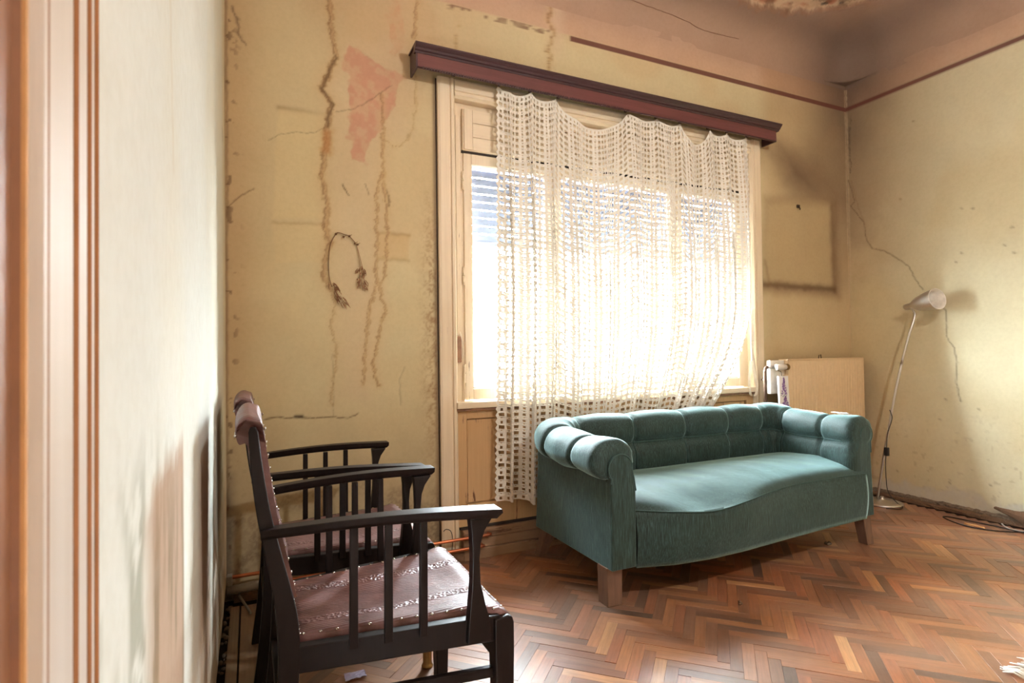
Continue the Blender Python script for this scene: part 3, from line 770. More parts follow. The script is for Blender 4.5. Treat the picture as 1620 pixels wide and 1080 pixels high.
for z in (2.07, 1.54, 1.0):
    m = MB(); m.tube([(1.068, IN - .016, z - .045), (1.068, IN - .016, z - .003)], .006, 8); m.tube([(1.068, IN - .016, z + .003), (1.068, IN - .016, z + .045)], .006, 8)
    m.ball((1.068, IN - .016, z - .048), .006, 8, 4); m.ball((1.068, IN - .016, z + .048), .006, 8, 4)
    W(m, 'hinge', 'casing')
for (x, z) in ((1.645, 1.42), (1.655, 1.05), (2.585, 1.42)):
    m = MB(); m.box(x - .012, x + .012, IN - .018, IN - .01, z - .05, z + .05, .003); m.tube([(x, IN - .02, z), (x, IN - .045, z), (x, IN - .05, z - .02), (x, IN - .05, z - .09)], [.006, .006, .007, .005], 8)
    W(m, 'window_handle', 'plate')
# belt winder for the roller shutter
m = MB(); m.box(1.003, 1.052, IN - .02, IN + .004, 1.06, 1.205, .006); wd = W(m, 'strap_winder', 'plate')
m = MB(); sp_ = smooth_path([(1.043, IN - .016, 1.23), (1.05, IN - .03, 1.19), (1.055, IN - .034, 1.13), (1.052, IN - .026, 1.075)], 5)
m.grid([[(x - .004, y, z), (x + .004, y, z)] for x, y, z in sp_]); m.grid([[(x - .004, y + .003, z), (x + .004, y + .003, z)] for x, y, z in sp_]); W(m, 'winder_strap', 'strap')
m = MB(); m.tube(smooth_path([(1.066, IN - .02, 1.03), (1.063, IN - .022, .95), (1.066, IN - .024, .90), (1.064, IN - .02, .85)], 4), .004, 6); W(m, 'latch_rod', 'casing')
# sill rail and the panelled apron below
W(MB().box(1.003, 3.24, BY - .045, IN + .05, .812, .846, .004), 'window_sill', 'casing_x')
W(MB().box(1.003, 3.24, BY - .03, IN + .05, .798, .811, .002), 'sill_moulding', 'plate')
AY = BY - .004
W(MB().box(1.005, 3.24, IN - .012, IN + .05, .165, .80), 'apron_back', 'apron')
st = [(1.013, 1.068), (1.268, 1.345), (1.93, 2.03), (2.62, 2.72), (3.165, 3.235)]
for a, b in st: W(MB().box(a, b, AY, IN - .012, .168, .797, .002), 'apron_stile', 'apron')
for k in range(len(st) - 1):
    a, b = st[k][1], st[k + 1][0]
    W(MB().box(a, b, AY, IN - .012, .752, .797, .002), 'apron_rail', 'apron'); W(MB().box(a, b, AY, IN - .012, .168, .285, .002), 'apron_rail', 'apron')
    W(MB().box(a + .006, b - .006, AY + .014, IN - .012, .291, .746, .004), 'apron_panel', 'apron')
# roller shutter half lowered outside, and the security grille
for k in range(9):
    z = 1.768 + k * .047
    m = MB(); m.prism([(3.055, z), (3.063, z + .008), (3.063, z + .030), (3.055, z + .038), (3.05, z + .038), (3.05, z)], 'x', 1.06, 3.22); W(m, 'shutter_slat', 'shutter')
W(MB().box(1.04, 3.24, 3.03, 3.10, 2.19, 2.45), 'shutter_housing', 'shutter')
W(MB().box(1.06, 3.22, 3.046, 3.066, 1.742, 1.768, .003), 'shutter_foot', 'shutter')
m = MB(); gy = 3.16
for z in (1.70, 1.36, .80): W(MB().box(1.0, 3.28, gy - .01, gy + .01, z - .014, z + .014), 'grille_rail', 'grille')
for xc in (1.33, 1.90, 2.47, 3.0):
    for sgn in (-1, 1):
        W(MB().tube([(xc - .22, gy + sgn * .006, 1.90 - sgn * .21), (xc + .22, gy + sgn * .006, 1.90 + sgn * .21)], .010, 6), 'grille_brace', 'grille')
# outer reveal of the opening
for n_, bx in (('outer_reveal', (.9, 1.0, IN + .05, 3.30, .6, 2.7)), ('outer_reveal', (3.24, 3.35, IN + .05, 3.30, .6, 2.7)), ('outer_reveal', (.9, 3.35, IN + .05, 3.30, 2.45, 2.8)), ('outer_sill', (.9, 3.35, IN + .05, 3.34, .70, .80))):
    W(MB().box(*bx), n_, 'facade')

# ---- stepped plinth under the window
bb = empty('baseboard_back', (2.0, BY, 0)); tag(bb, kind='structure')
def BBp(mb, name, mat): 
    o = mb.build(name, mat, bb); o.matrix_parent_inverse = Matrix.Translation((-2.0, -BY, 0)); return o
BBp(MB().box(1.03, 4.30, BY - .045, BY + .03, .108, .156, .006), 'plinth_board', 'plinth')
BBp(MB().box(1.03, 4.30, BY - .040, BY + .03, .056, .106, .004), 'plinth_board', 'plinth')
BBp(MB().box(1.03, 4.30, BY - .052, BY + .03, .0, .054, .004), 'plinth_board', 'plinth')
BBp(MB().box(1.02, 3.25, BY - .02, BY + .03, .156, .168), 'plinth_gap', 'gap')
m = MB(); n = 40
top = [(LX + .03 + (1.0 - LX) * i / n, .052 + .012 * math.sin(i * 1.7) + .008 * math.sin(i * 4.1)) for i in range(n + 1)]
m.prism([(LX + .03, 0)] + top + [(1.03, 0)], 'y', BY - .055, BY + .01); BBp(m, 'rough_plinth', 'debris')

# ---- left door beside the camera
door = empty('door_1', (LX, -.14, 0)); tag(door, 'cream moulded door casing at the left edge', kind='structure')
def Dp(mb, name, mat, parent=None):
    o = mb.build(name, mat, door); o.matrix_parent_inverse = Matrix.Translation((-LX, .14, 0)); return o
x = LX + .005
prof = [(x - .02, .343), (x + .002, .343), (x + .008, .346), (x + .008, .3515), (x + .001, .3545), (x + .001, .360), (x + .006, .3615), (x + .006, .4045), (x, .406), (x, .4145), (x + .006, .416), (x + .006, .435), (x, .4365), (x, .4445), (x + .006, .446), (x + .006, .453), (x, .4545), (x, .4635), (x + .003, .465), (x + .003, .475), (x - .02, .475)]
Dp(MB().prism(prof, 'z', 0.0, 2.36), 'door_casing', 'door_paint')
Dp(MB().prism([(a_, DY0 + .343 - (b_ - .28)) for a_, b_ in prof], 'z', 0.0, 2.36), 'door_casing', 'door_paint')
for ya, yb in ((.3545, .3605), (.4055, .415), (.436, .445), (.454, .464)):      # brown strips over the grooves, their shade put into the colour
    Dp(MB().box(x - .004, x + .0064, ya, yb, 0.0, 2.355), 'groove_shade_strip', 'groove_shade')
Dp(MB().prism([(x - .03, .279), (x + .002, .279), (x + .002, .3235), (x + .006, .3255), (x + .006, .3285), (x + .002, .3305), (x + .002, .344), (x - .03, .344)], 'z', 0.0, 2.35), 'jamb_edge', 'jamb')
Dp(MB().prism([(x + .003, .3245), (x + .0068, .3255), (x + .0068, .3285), (x + .003, .3295)], 'z', 0.0, 2.35), 'jamb_bead_highlight', 'chip')  # paler strip over the ridge, its highlight put into the colour
Dp(MB().box(x - .02, x + .006, DY0, DY1, 2.25, 2.36, .004), 'door_head', 'door_paint')
Dp(MB().box(x - .25, x + .001, DY1 - .004, DY1 + .02, 0, 2.26), 'door_jamb', 'jamb')
Dp(MB().box(x - .25, x + .001, DY0 - .02, DY0 + .004, 0, 2.26), 'door_jamb', 'jamb')
Dp(MB().box(x - .25, x + .001, DY0, DY1, 2.25, 2.27), 'door_jamb', 'jamb')
m = MB().box(x - .24, x - .20, DY0, DY1, 0.005, 2.25, .004)
for (c, d) in ((.2, .9), (1.05, 2.1)): m.box(x - .2, x - .19, DY0 + .12, DY1 - .12, c, d, .006)
Dp(m, 'added_door_leaf', 'door_paint')  # unseen leaf, added to keep light from leaking through the doorway

# ================================================================== OUTSIDE
o = MB().box(-30, 34, 3.3, 60, -1.1, -1.0).build('ground', 'yard'); tag(o, 'pale yard outside the window', kind='structure')
hs = empty('neighbour_house', (3.0, 15, -1.0)); tag(hs, 'pale house across the yard seen through the window', 'house')
def H(mb, n_, mt):
    o = mb.build(n_, mt, hs); o.matrix_parent_inverse = Matrix.Translation((-3, -15, 1)); return o
H(MB().box(-9, 16, 15, 22, -1, 2.6), 'house_wall', 'facade')
H(MB().prism([(14.6, 2.6), (18.5, 4.3), (22.4, 2.6)], 'x', -9.4, 16.4), 'roof', 'roof')
for k in range(6):
    H(MB().box(-6.5 + 3.6 * k, -5.2 + 3.6 * k, 14.95, 15.05, .3, 1.8), 'window', 'facade_win')
for k in range(2): H(MB().box(2.5 + 3.6 * k, 3.5 + 3.6 * k, 14.94, 15.05, -1, 1.2), 'house_door', 'facade_win')
# ================================================================== OBJECTS
def thing(name, loc, label, cat, group=None):
    return tag(empty(name, loc), label, cat, group)
def part(root, mb, name, mat, parent=None, bevel=0.0, label=None):
    """mesh written in world coordinates, hung under root (or under a part of it)"""
    o = mb.build(name, mat, parent or root, bevel=bevel)
    if parent is None: o.matrix_parent_inverse = Matrix.Translation(-Vector(root.location))
    if label: o['label'] = label
    return o

# ---------------------------------------------------------------- sofa
sofa = thing('sofa', (2.3, 2.4, 0), 'teal chenille sofa with rolled buttoned arms in front of the window', 'sofa')
def interp(x, tab): return float(np.interp(x, [t[0] for t in tab], [t[1] for t in tab]))
# the U-shaped roll, swept along arms and back; n = towards the seat
PROF = [(.098, .34), (.104, .42), (.107, .49), (.106, .54), (.098, .585), (.108, .62), (.108, .655), (.095, .690), (.066, .714), (.03, .724), (-.01, .724), (-.05, .713), (-.083, .690), (-.103, .655), (-.104, .618), (-.088, .588), (-.06, .566), (-.03, .556), (-.0, .555)]
PROF = [(a, b) for a, b in smooth_path(PROF, 2)]
XL, XR, YB = 1.43, 3.128, 2.655
RC = .13
path = []
def seg(p0, p1, n):
    for k in range(n): t = k / n; path.append((p0[0] + (p1[0] - p0[0]) * t, p0[1] + (p1[1] - p0[1]) * t))
def arc(cx, cy, a0, a1, n):
    for k in range(n): a = a0 + (a1 - a0) * k / n; path.append((cx + RC * math.cos(a), cy + RC * math.sin(a)))
seg((XL, 2.075), (XL, YB - RC), 44); i_a = len(path); arc(XL + RC, YB - RC, PI, PI / 2, 22); seg((XL + RC, YB), (XR - RC, YB), 110)
arc(XR - RC, YB - RC, PI / 2, 0, 22); i_b = len(path); seg((XR, YB - RC), (XR, 2.08), 44); path.append((XR, 2.075))
SEAMS = [('y', XL, 2.245), ('y', XL, 2.50), ('x', 1.60, YB), ('x', 1.95, YB), ('x', 2.32, YB), ('x', 2.66, YB), ('x', 2.95, YB), ('y', XR, 2.50), ('y', XR, 2.235)]
def seam_amount(x, y, i):
    if i < i_a + 11: side = 'L'
    elif i < i_b - 11: side = 'B'
    else: side = 'R'
    a = 0; near = 9
    for k, (typ, sx, sy) in enumerate(SEAMS):
        if typ == 'y' and abs(x - sx) < .12: d = abs(y - sy)
        elif typ == 'x' and y > 2.6: d = abs(x - sx)
        elif typ == 'd': d = math.hypot(x - (XL + RC * .29 if k == 1 else XR - RC * .29), y - (YB - RC * .29))
        else: continue
        near = min(near, d)
    return near
rows = []
cum = 0
for i, (x, y) in enumerate(path):
    a = path[max(i - 1, 0)]; b = path[min(i + 1, len(path) - 1)]
    t = np.array([b[0] - a[0], b[1] - a[1]]); t /= np.hypot(*t); nrm = np.array([t[1], -t[0]])
    d = seam_amount(x, y, i)
    back = max(0.0, min(1.0, (y - 2.35) / .3)); back = back * back * (3 - 2 * back)
    cr = -.020 * math.exp(-(d / .011) ** 2) + .010 * (1 - math.exp(-(d / .09) ** 2)) - .004
    row = []
    for (n_, z) in PROF:
        zz = z
        up = max(0, min(1, (z - .5) / .2))
        zz += up * (.034 * back)
        w = 1.0 if z > .56 or n_ < .05 else .55
        cx_, cz_ = .0, .64
        vx, vz = n_ - cx_, max(-.04, z - cz_) if n_ < .09 else 0
        L = math.hypot(vx, vz) or 1
        hs_ = math.exp(-((z - .585) / .012) ** 2) if n_ > .05 else 0
        # horizontal seam crease on the inner face
        off = cr * w - .012 * hs_ + (.006 * math.exp(-((z - .50) / .05) ** 2) if n_ > .08 else 0)
        nn = n_ * (1.0 if XL + .3 < x < XR - .3 or n_ > 0 else (1.0 if x < 2 else .82)) + off * vx / L
        # small drag wrinkles
        nn += .0016 * math.sin(27 * (x + y) + 40 * z)
        row.append((x + nrm[0] * nn, y + nrm[1] * nn, zz + off * vz / L))
    rows.append(row)
def closing(row, cx, cz, y_sign, steps):
    """gathered end of an arm: shrink towards the front scroll"""
    out = []
    for sc, dy in steps:
        out.append([(cx + (px - cx) * sc, py + dy * y_sign, cz + (pz - cz) * sc if pz > .54 else pz) for px, py, pz in row])
    return out
fl = closing(rows[0], 1.455, .605, -1, [(.985, .016), (.93, .030), (.80, .040), (.62, .044), (.45, .046)])
fr = closing(rows[-1], 3.15, .62, -1, [(.985, .016), (.93, .030), (.80, .040), (.62, .044), (.45, .046)])
ia, ib = i_a + 11, i_b - 11
R_ = rows
def pleat(rws):
    out = []
    for k, rw in enumerate(rws):
        s_ = .0035 * math.sin(PI * min(1, k / 3.0)) if k else 0
        out.append([(px + s_ * math.cos(j * 1.9), py, pz + s_ * math.sin(j * 1.9)) for j, (px, py, pz) in enumerate(rw)])
    return out
part(sofa, MB().grid(list(reversed(pleat(fl))) + R_[:ia + 1]), 'armrest', 'velvet')
part(sofa, MB().grid(R_[ia:ib + 1]), 'backrest', 'velvet')
part(sofa, MB().grid(R_[ib:] + pleat(fr)), 'armrest', 'velvet')
# seam cords and buttons
iz = min(range(len(PROF)), key=lambda j: abs(PROF[j][1] - .585) + (9 if PROF[j][0] < .05 else 0))
def inset(pnt, k=0): return pnt
def out_n(i, p_, k):
    a = path[max(i - 1, 0)]; b = path[min(i + 1, len(path) - 1)]; L = math.hypot(b[0] - a[0], b[1] - a[1])
    return (p_[0] + (b[1] - a[1]) / L * k, p_[1] - (b[0] - a[0]) / L * k, p_[2])
def radial(i, p_, k):
    c = Vector((path[i][0], path[i][1], .63)); d = Vector(p_) - c
    if p_[2] < .585 and d.length > .09: return out_n(i, p_, k)
    return tuple(Vector(p_) + d.normalized() * k)
m = MB(); m.tube([out_n(i, R_[i][iz], .003) for i in range(2, len(R_) - 2)], .0028, 6); part(sofa, m, 'seam_cord', 'velvet_dark')
for k, (typ, sx, sy) in enumerate(SEAMS):
    best = min(range(len(path)), key=lambda i: (abs(path[i][1] - sy) + abs(path[i][0] - sx) * 5) if typ == 'y' else (abs(path[i][0] - sx) + abs(path[i][1] - sy) * 5) if typ == 'x' else abs(path[i][0] - (XL + RC * .29 if k == 1 else XR - RC * .29)) + abs(path[i][1] - (YB - RC * .29)))
    row = R_[best]
    part(sofa, MB().tube([radial(best, q_, .004) for q_ in row[3:-6]], .0026, 6), 'seam_cord', 'velvet_dark')
    c = out_n(best, row[iz], .006); part(sofa, MB().ball(c, .011, 12, 8), 'button', 'velvet_dark')
# front scroll panels
def scroll(cx, cz, r, x0, x1, zb, zneck, left):
    pts = [(x0, zb), (x1, zb)]
    if left:
        pts += [(x1, .50)]; a0, a1 = math.radians(-5), math.radians(222)
    else:
        pts += [(x1 - .02, .52)]; a0, a1 = math.radians(-48), math.radians(185)
    for k in range(22):
        a = a0 + (a1 - a0) * k / 21; pts.append((cx + r * math.cos(a), cz + r * math.sin(a)))
    pts += [(x0 + .002, zneck)]
    return pts
m = MB().prism(scroll(1.455, .602, .062, 1.402, 1.534, .165, .54, True), 'y', 2.018, 2.06); part(sofa, m, 'arm_front', 'velvet', bevel=.006)
sl = scroll(1.455, .602, .062, 1.402, 1.534, .165, .54, True)[2:]
part(sofa, MB().tube([(a, 2.019, b) for a, b in sl], .0042, 6), 'seam_cord', 'velvet_dark')
m = MB().prism(scroll(3.150, .622, .050, 3.06, 3.205, .165, .54, False), 'y', 2.032, 2.075); part(sofa, m, 'arm_front', 'velvet', bevel=.006)
sl = scroll(3.150, .622, .050, 3.06, 3.205, .165, .54, False)[2:]
part(sofa, MB().tube([(a, 2.033, b) for a, b in sl], .0042, 6), 'seam_cord', 'velvet_dark')
# outer sides and back
m = MB().hexa([(1.402, 2.05, .165), (1.52, 2.05, .165), (1.52, 2.73, .165), (1.402, 2.73, .165)], [(1.405, 2.05, .575), (1.50, 2.05, .575), (1.50, 2.72, .575), (1.42, 2.72, .575)]); part(sofa, m, 'side_panel', 'velvet', bevel=.004)
m = MB().hexa([(3.05, 2.06, .165), (3.212, 2.06, .165), (3.205, 2.73, .165), (3.05, 2.73, .165)], [(3.06, 2.06, .59), (3.175, 2.06, .59), (3.17, 2.72, .59), (3.06, 2.72, .59)]); part(sofa, m, 'side_panel', 'velvet', bevel=.004)
part(sofa, MB().box(1.42, 3.19, 2.66, 2.735, .165, .585, .01), 'back_panel', 'velvet')
# seat cushion and its bowed front
TOPF = [(1.537, 2.028, .410), (1.70, 1.965, .398), (1.91, 1.935, .382), (2.13, 1.950, .396), (2.36, 1.992, .410), (2.58, 2.020, .413), (2.87, 2.028, .413), (3.122, 2.018, .409)]
TOPF = smooth_path(TOPF, 8)
BOT = [(1.54, 2.026), (1.71, 1.980), (1.905, 1.962), (2.14, 1.966), (2.42, 1.985), (2.71, 2.004), (3.125, 2.022)]
rows_s = []
for i, (x, y, z) in enumerate(TOPF):
    t = i / (len(TOPF) - 1); rw = []
    xb = 1.535 + t * (3.035 - 1.535)
    for j in range(26):
        v = j / 25
        yy = y + (2.56 - y) * v
        edge = max(0, min(1, (v - .06) / .5)); xx = x + (xb - x) * edge
        lip = 1 - (1 - min(1, v / .16)) ** 2
        crown = .034 * math.sin(PI * min(1, v * 1.02)) ** .8
        zz = z + (.450 - z) * (v ** .8) + .028 * lip * (1 - v) + crown
        zz -= .030 * math.exp(-((t - .30) / .16) ** 2 - ((v - .10) / .14) ** 2)          # slumped front edge
        zz += .010 * math.exp(-((t - .62) / .2) ** 2 - ((v - .35) / .25) ** 2)
        zz += .0025 * math.sin(17 * t + 9 * v) * math.sin(PI * v) + .0012 * math.sin(60 * (t + .25 * v)) * math.sin(PI * v)
        if j == 0: zz = z
        rw.append((xx, yy - (.006 * math.sin(PI * min(1, v / .12)) if v < .12 else 0), zz))
    rows_s.append(rw)
part(sofa, MB().grid(rows_s), 'seat_cushion', 'velvet')
part(sofa, MB().tube([(x, y - .002, z) for x, y, z in TOPF], .0032, 6), 'seam_cord', 'velvet_dark')
rf = []
for (x, y, z) in TOPF:
    yb = interp(x, BOT); zb = .158 - .003 * math.exp(-((x - 1.95) / .4) ** 2)
    rf.append([(x, y + (yb - y) * k / 10 - .012 * math.sin(PI * k / 10), z + (zb - z) * k / 10) for k in range(11)])
m = MB().grid(rf)
m.grid([[r_[0], (r_[0][0], r_[0][1] + .05, r_[0][2])] for r_ in rf]); m.grid([[r_[-1], (r_[-1][0], r_[-1][1] + .05, r_[-1][2] + .01)] for r_ in rf])
m.add([rf[-1][k] for k in range(11)] + [(p_[0], p_[1] + .06, p_[2]) for p_ in rf[-1]], [(k, k + 1, 12 + k, 11 + k) for k in range(10)])
part(sofa, m, 'front_panel', 'velvet')
part(sofa, MB().box(1.43, 3.18, 2.05, 2.72, .16, .40), 'seat_frame', 'sofadark')
m = MB()
for k in range(9):
    a = 1.50 + .05 * k + rng.random() * .03; m.tube([(a, 2.55 + .03 * k % .1, .165), (a + .01, 2.56, .13), (a + .03, 2.55, .10 + .03 * rng.random()), (a + .02, 2.53, .12)], .003, 5)
part(sofa, m, 'torn_webbing', 'sofadark')
def leg(top, bot, w1, w0, z1, name='leg'):
    (x1, y1), (x0, y0) = top, bot
    m = MB().hexa([(x0 - w0, y0 - w0, 0), (x0 + w0, y0 - w0, 0), (x0 + w0, y0 + w0, 0), (x0 - w0, y0 + w0, 0)], [(x1 - w1, y1 - w1, z1), (x1 + w1, y1 - w1, z1), (x1 + w1, y1 + w1, z1), (x1 - w1, y1 + w1, z1)])
    part(sofa, m, name, 'sofaleg', bevel=.004)
leg((1.438, 2.088), (1.438, 2.088), .040, .038, .17); leg((3.162, 2.082), (3.176, 2.064), .032, .028, .17)
leg((1.47, 2.69), (1.435, 2.745), .034, .024, .17); leg((3.15, 2.69), (3.185, 2.745), .034, .024, .17)

# ---------------------------------------------------------------- armchairs
def chair_parts(root, ox, oy):
    """world-coordinate chair, centred laterally on y=1.60"""
    def mk(mb, name, mat, parent=None, bevel=0.0, loc=None):
        o = mb.build(name, mat, parent or root, bevel=bevel)
        return o
    T = lambda x, y, z: (x - ox, y - oy, z)
    def MBl(): return MB()
    yc = 1.60
    def yo(x): return .213 + (.282 - .213) * (x - .09) / (.60 - .09)      # half width of the frame at depth x
    post = [(0, .015, .05), (.2, .04, .082), (.40, .053, .099), (.50, .050, .097), (.57, .043, .084), (.66, .028, .062), (.745, .012, .042), (.83, .001, .028), (.90, -.004, .019), (.945, -.006, .014)]
    def pl(tab):
        n = smooth_path([(z, a, b) for z, a, b in tab], 4)
        return [(b, z) for z, a, b in n] + [(post[-1][2] - .004, .957), (post[-1][1] + .004, .957)] + [(a, z) for z, a, b in reversed(n)]
    for sg in (-1, 1):
        yy = lambda v: yc + sg * v
        P2 = [(x - ox, z) for x, z in pl(post)]
        mk(MB().prism(P2, 'y', yy(.213) - oy, yy(.181) - oy), 'rear_leg', 'chairwood', bevel=.003)
        # arm: flat rail, slightly bowed, wider in front
        A = []
        for k in range(17):
            t = k / 16; x = .018 + t * (.570 - .018); v = yo(x) + (.006 if t > .1 else .004) + .004 * math.sin(PI * t)
            w = .017 + .011 * t; zc = .713 + .010 * math.sin(PI * t) - .001 * t; h = .0125
            tip = max(0, (t - .9) / .1)
            A.append([T(x, yy(v - w) , zc + h), T(x, yy(v + w), zc + h), T(x, yy(v + w - .004), zc - .003 + .006 * tip), T(x - .010 * tip, yy(v + w - .012), zc - h), T(x - .010 * tip, yy(v - w + .010), zc - h), T(x, yy(v - w + .004), zc - .003)])
        m = MB().grid(A, False, False, True); n6 = len(A[0]); m.f.append(tuple(range(n6))); m.smooth.append(False); m.f.append(tuple(len(A) * n6 - n6 + k for k in range(n6))); m.smooth.append(False)
        mk(m, 'arm', 'chairwood', bevel=.002)
        # shaped arm post in front
        fe = [(.392, .546), (.44, .545), (.48, .534), (.54, .520), (.60, .518), (.64, .522), (.67, .533), (.700, .555)]
        be = [(.700, .494), (.66, .498), (.60, .500), (.54, .498), (.48, .492), (.44, .487), (.392, .485)]
        poly = [(b - ox, a) for a, b in fe] + [(b - ox, a) for a, b in be]
        v = yo(.515) + .006
        mk(MB().prism(poly, 'y', yy(v + .006) - oy, yy(v - .022) - oy), 'arm_post', 'chairwood', bevel=.002)
        for xs_ in (.217, .297, .380):
            v = yo(xs_) - .002
            mk(MB().hexa([T(xs_ - .010, yy(v - .007), .425), T(xs_ + .010, yy(v - .007), .425), T(xs_ + .010, yy(v + .007), .425), T(xs_ - .010, yy(v + .007), .425)],
                         [T(xs_ - .009 + .002, yy(v - .005), .708), T(xs_ + .009 + .002, yy(v - .005), .708), T(xs_ + .009 + .002, yy(v + .009), .708), T(xs_ - .009 + .002, yy(v + .009), .708)]), 'spindle', 'chairwood', bevel=.0015)
        # side seat rail
        def rail(x0, x1, z0, z1, th, name, inset=0.0, z01=None):
            v0, v1 = yo(x0) - inset, yo(x1) - inset; zb0, zt0 = z01 or (z0, z1)
            mk(MB().hexa([T(x0, yy(v0 - th), zb0), T(x1, yy(v1 - th), z0), T(x1, yy(v1), z0), T(x0, yy(v0), zb0)], [T(x0, yy(v0 - th), zt0), T(x1, yy(v1 - th), z1), T(x1, yy(v1), z1), T(x0, yy(v0), zt0)]), name, 'chairwood', bevel=.003)
        rail(.075, .575, .382, .446, .030, 'seat_rail', .002, (.384, .444))
        rail(.075, .575, .286, .312, .018, 'stretcher', .012)
        # front leg, rounded at the knee
        xf0, xf1 = .557, .611; vf = .283
        lp = [(xf0, .440), (xf1 - .014, .444), (xf1 - .004, .438), (xf1, .424), (xf1, .36), (xf1 - .004, .2), (xf1 - .010, 0.0 if root.name.endswith('armchair') else .075), (xf0 + .008, 0.0 if root.name.endswith('armchair') else .075), (xf0 + .003, .2), (xf0, .36)]
        lg = mk(MB().prism([(a - ox, b) for a, b in lp], 'y', yy(vf) - oy, yy(vf - .046) - oy), 'front_leg', 'chairwood', bevel=.004)
        if not root.name.endswith('armchair'):
            cx, cy = (xf0 + xf1) / 2, yy(vf - .023)
            mk(MB().lathe([(0, 0), (.020, 0), (.021, .006), (.018, .010), (.0155, .016), (.0165, .05), (.0185, .075), (.0185, .082), (.010, .083)], T(cx, cy, 0), n=16), 'ferrule', 'brass', parent=lg)
    h = lambda x: yo(x)
    def cross(x0, x1, v, z0, z1, name):
        mk(MB().box(x0 - ox, x1 - ox, yc - v - oy, yc + v - oy, z0, z1, .003), name, 'chairwood')
    cross(.568, .604, .24, .384, .443, 'seat_rail'); cross(.058, .088, .185, .385, .443, 'seat_rail')
    cross(.575, .592, .245, .312, .338, 'stretcher'); cross(.050, .068, .185, .27, .295, 'stretcher')
    cross(.056, .074, .183, .520, .556, 'back_rail')
    # leather seat with a shallow hollow
    G = []
    nu, nv = 22, 22
    for i in range(nu + 1):
        s = i / nu; x = .092 + s * (.604 - .092); rw = []
        for j in range(nv + 1):
            t = j / nv * 2 - 1
            w = (yo(x) - .040) if s < .86 else (yo(x) - .040 + .026 * min(1, (s - .86) / .06))
            e = min(1 - abs(t), min(s, (1 - s))) * 2
            z = .452 + .006 * min(1, e / .12) - .016 * math.sin(PI * s) * math.cos(t * PI / 2) ** 1.2
            z += .0022 * math.sin(13 * s + 3 * t) * math.cos(t * PI / 2)
            if s > .96: z -= .010 * ((s - .96) / .04) ** 2
            rw.append(T(x, yc + t * w, z))
        G.append(rw)
    m = MB().grid(G)
    rim = [G[i][0] for i in range(nu + 1)] + [G[nu][j] for j in range(1, nv + 1)] + [G[i][nv] for i in range(nu - 1, -1, -1)] + [G[0][j] for j in range(nv - 1, 0, -1)]
    m.grid([[p_, (p_[0], p_[1], .438)] for p_ in rim + rim[:1]])
    seat = mk(m, 'seat', 'leather')
    tk = MB()
    def tack(c, r=.0048): tk.ball(c, r, 8, 5, (1, 1, .6))
    for sg in (-1, 1):
        for k in range(13):
            x = .11 + k * .038; w = yo(x) - .047 + (.022 if x > .56 else 0); tack(T(x, yc + sg * w, .4545 if x < .57 else .449))
    for k in range(13): tack(T(.594, yc - .235 + k * .47 / 12, .4475))
    for k in range(14): tack(T(.102, yc - .165 + k * .33 / 13, .4545), .004)
    tk = mk(tk, 'tacks', 'tack', parent=seat); tk['kind'] = 'stuff'
    # leather back: follows the posts, rolls over the top rail
    bp = [(.086, .548), (.062, .66), (.044, .745), (.031, .83), (.022, .90), (.017, .948), (.012, .968), (.001, .980), (-.014, .980), (-.026, .970), (-.031, .952), (-.030, .930), (-.024, .918), (-.008, .914), (.004, .83), (.020, .745), (.040, .66), (.064, .552)]
    bp = smooth_path(bp, 3); B = []
    for j in range(19):
        t = j / 18 * 2 - 1; y = yc + t * .213; arch = .002 * (1 - t * t); endt = max(0, abs(t) - .86) / .14
        rw = []
        for (x, z) in bp:
            k = max(0, min(1, (z - .86) / .1))
            inside = 1 if z > .952 else 0
            yy_ = y if z > .955 else yc + t * .182
            rw.append(T(x + (.010 if z < .99 and x > -.02 and z < .975 and x > float(np.interp(z, [.548, .66, .745, .83, .90, .955], [.075, .05, .032, .018, .012, .006])) else 0) - .006 * (1 - t * t), yy_, z + arch * k - .006 * endt ** 2 * k))
        B.append(rw)
    m = MB().grid(B, True, False, True)
    nb = len(bp); m.f.append(tuple(range(nb))); m.smooth.append(False); m.f.append(tuple(18 * nb + k for k in range(nb))); m.smooth.append(False)
    back = mk(m, 'backrest', 'leather')
    tk = MB()
    for sg in (-1, 1):
        for k in range(13):
            z = .575 + k * .031; x = float(np.interp(z, [.548, .66, .745, .83, .90, .955], [.086, .062, .044, .031, .022, .018])); tk.ball(T(x + .0105, yc + sg * .172, z), .0042, 8, 5, (.6, 1, 1))
        for k in range(4): tk.ball(T(-.0325, yc + sg * (.03 + .05 * k), .935), .0040, 8, 5)
    tk = mk(tk, 'tacks', 'tack', parent=back); tk['kind'] = 'stuff'
ch1 = thing('armchair', (.33, 1.60, 0), 'nearer dark wooden armchair with slatted sides and studded brown leather seat', 'armchair', 'pair of leather armchairs')
chair_parts(ch1, .33, 1.60)
ch2 = thing('armchair.001', (.312, 2.222, 0), 'farther dark wooden armchair, brass-footed, nearest the stained window wall', 'armchair', 'pair of leather armchairs')
chair_parts(ch2, .33, 1.60)

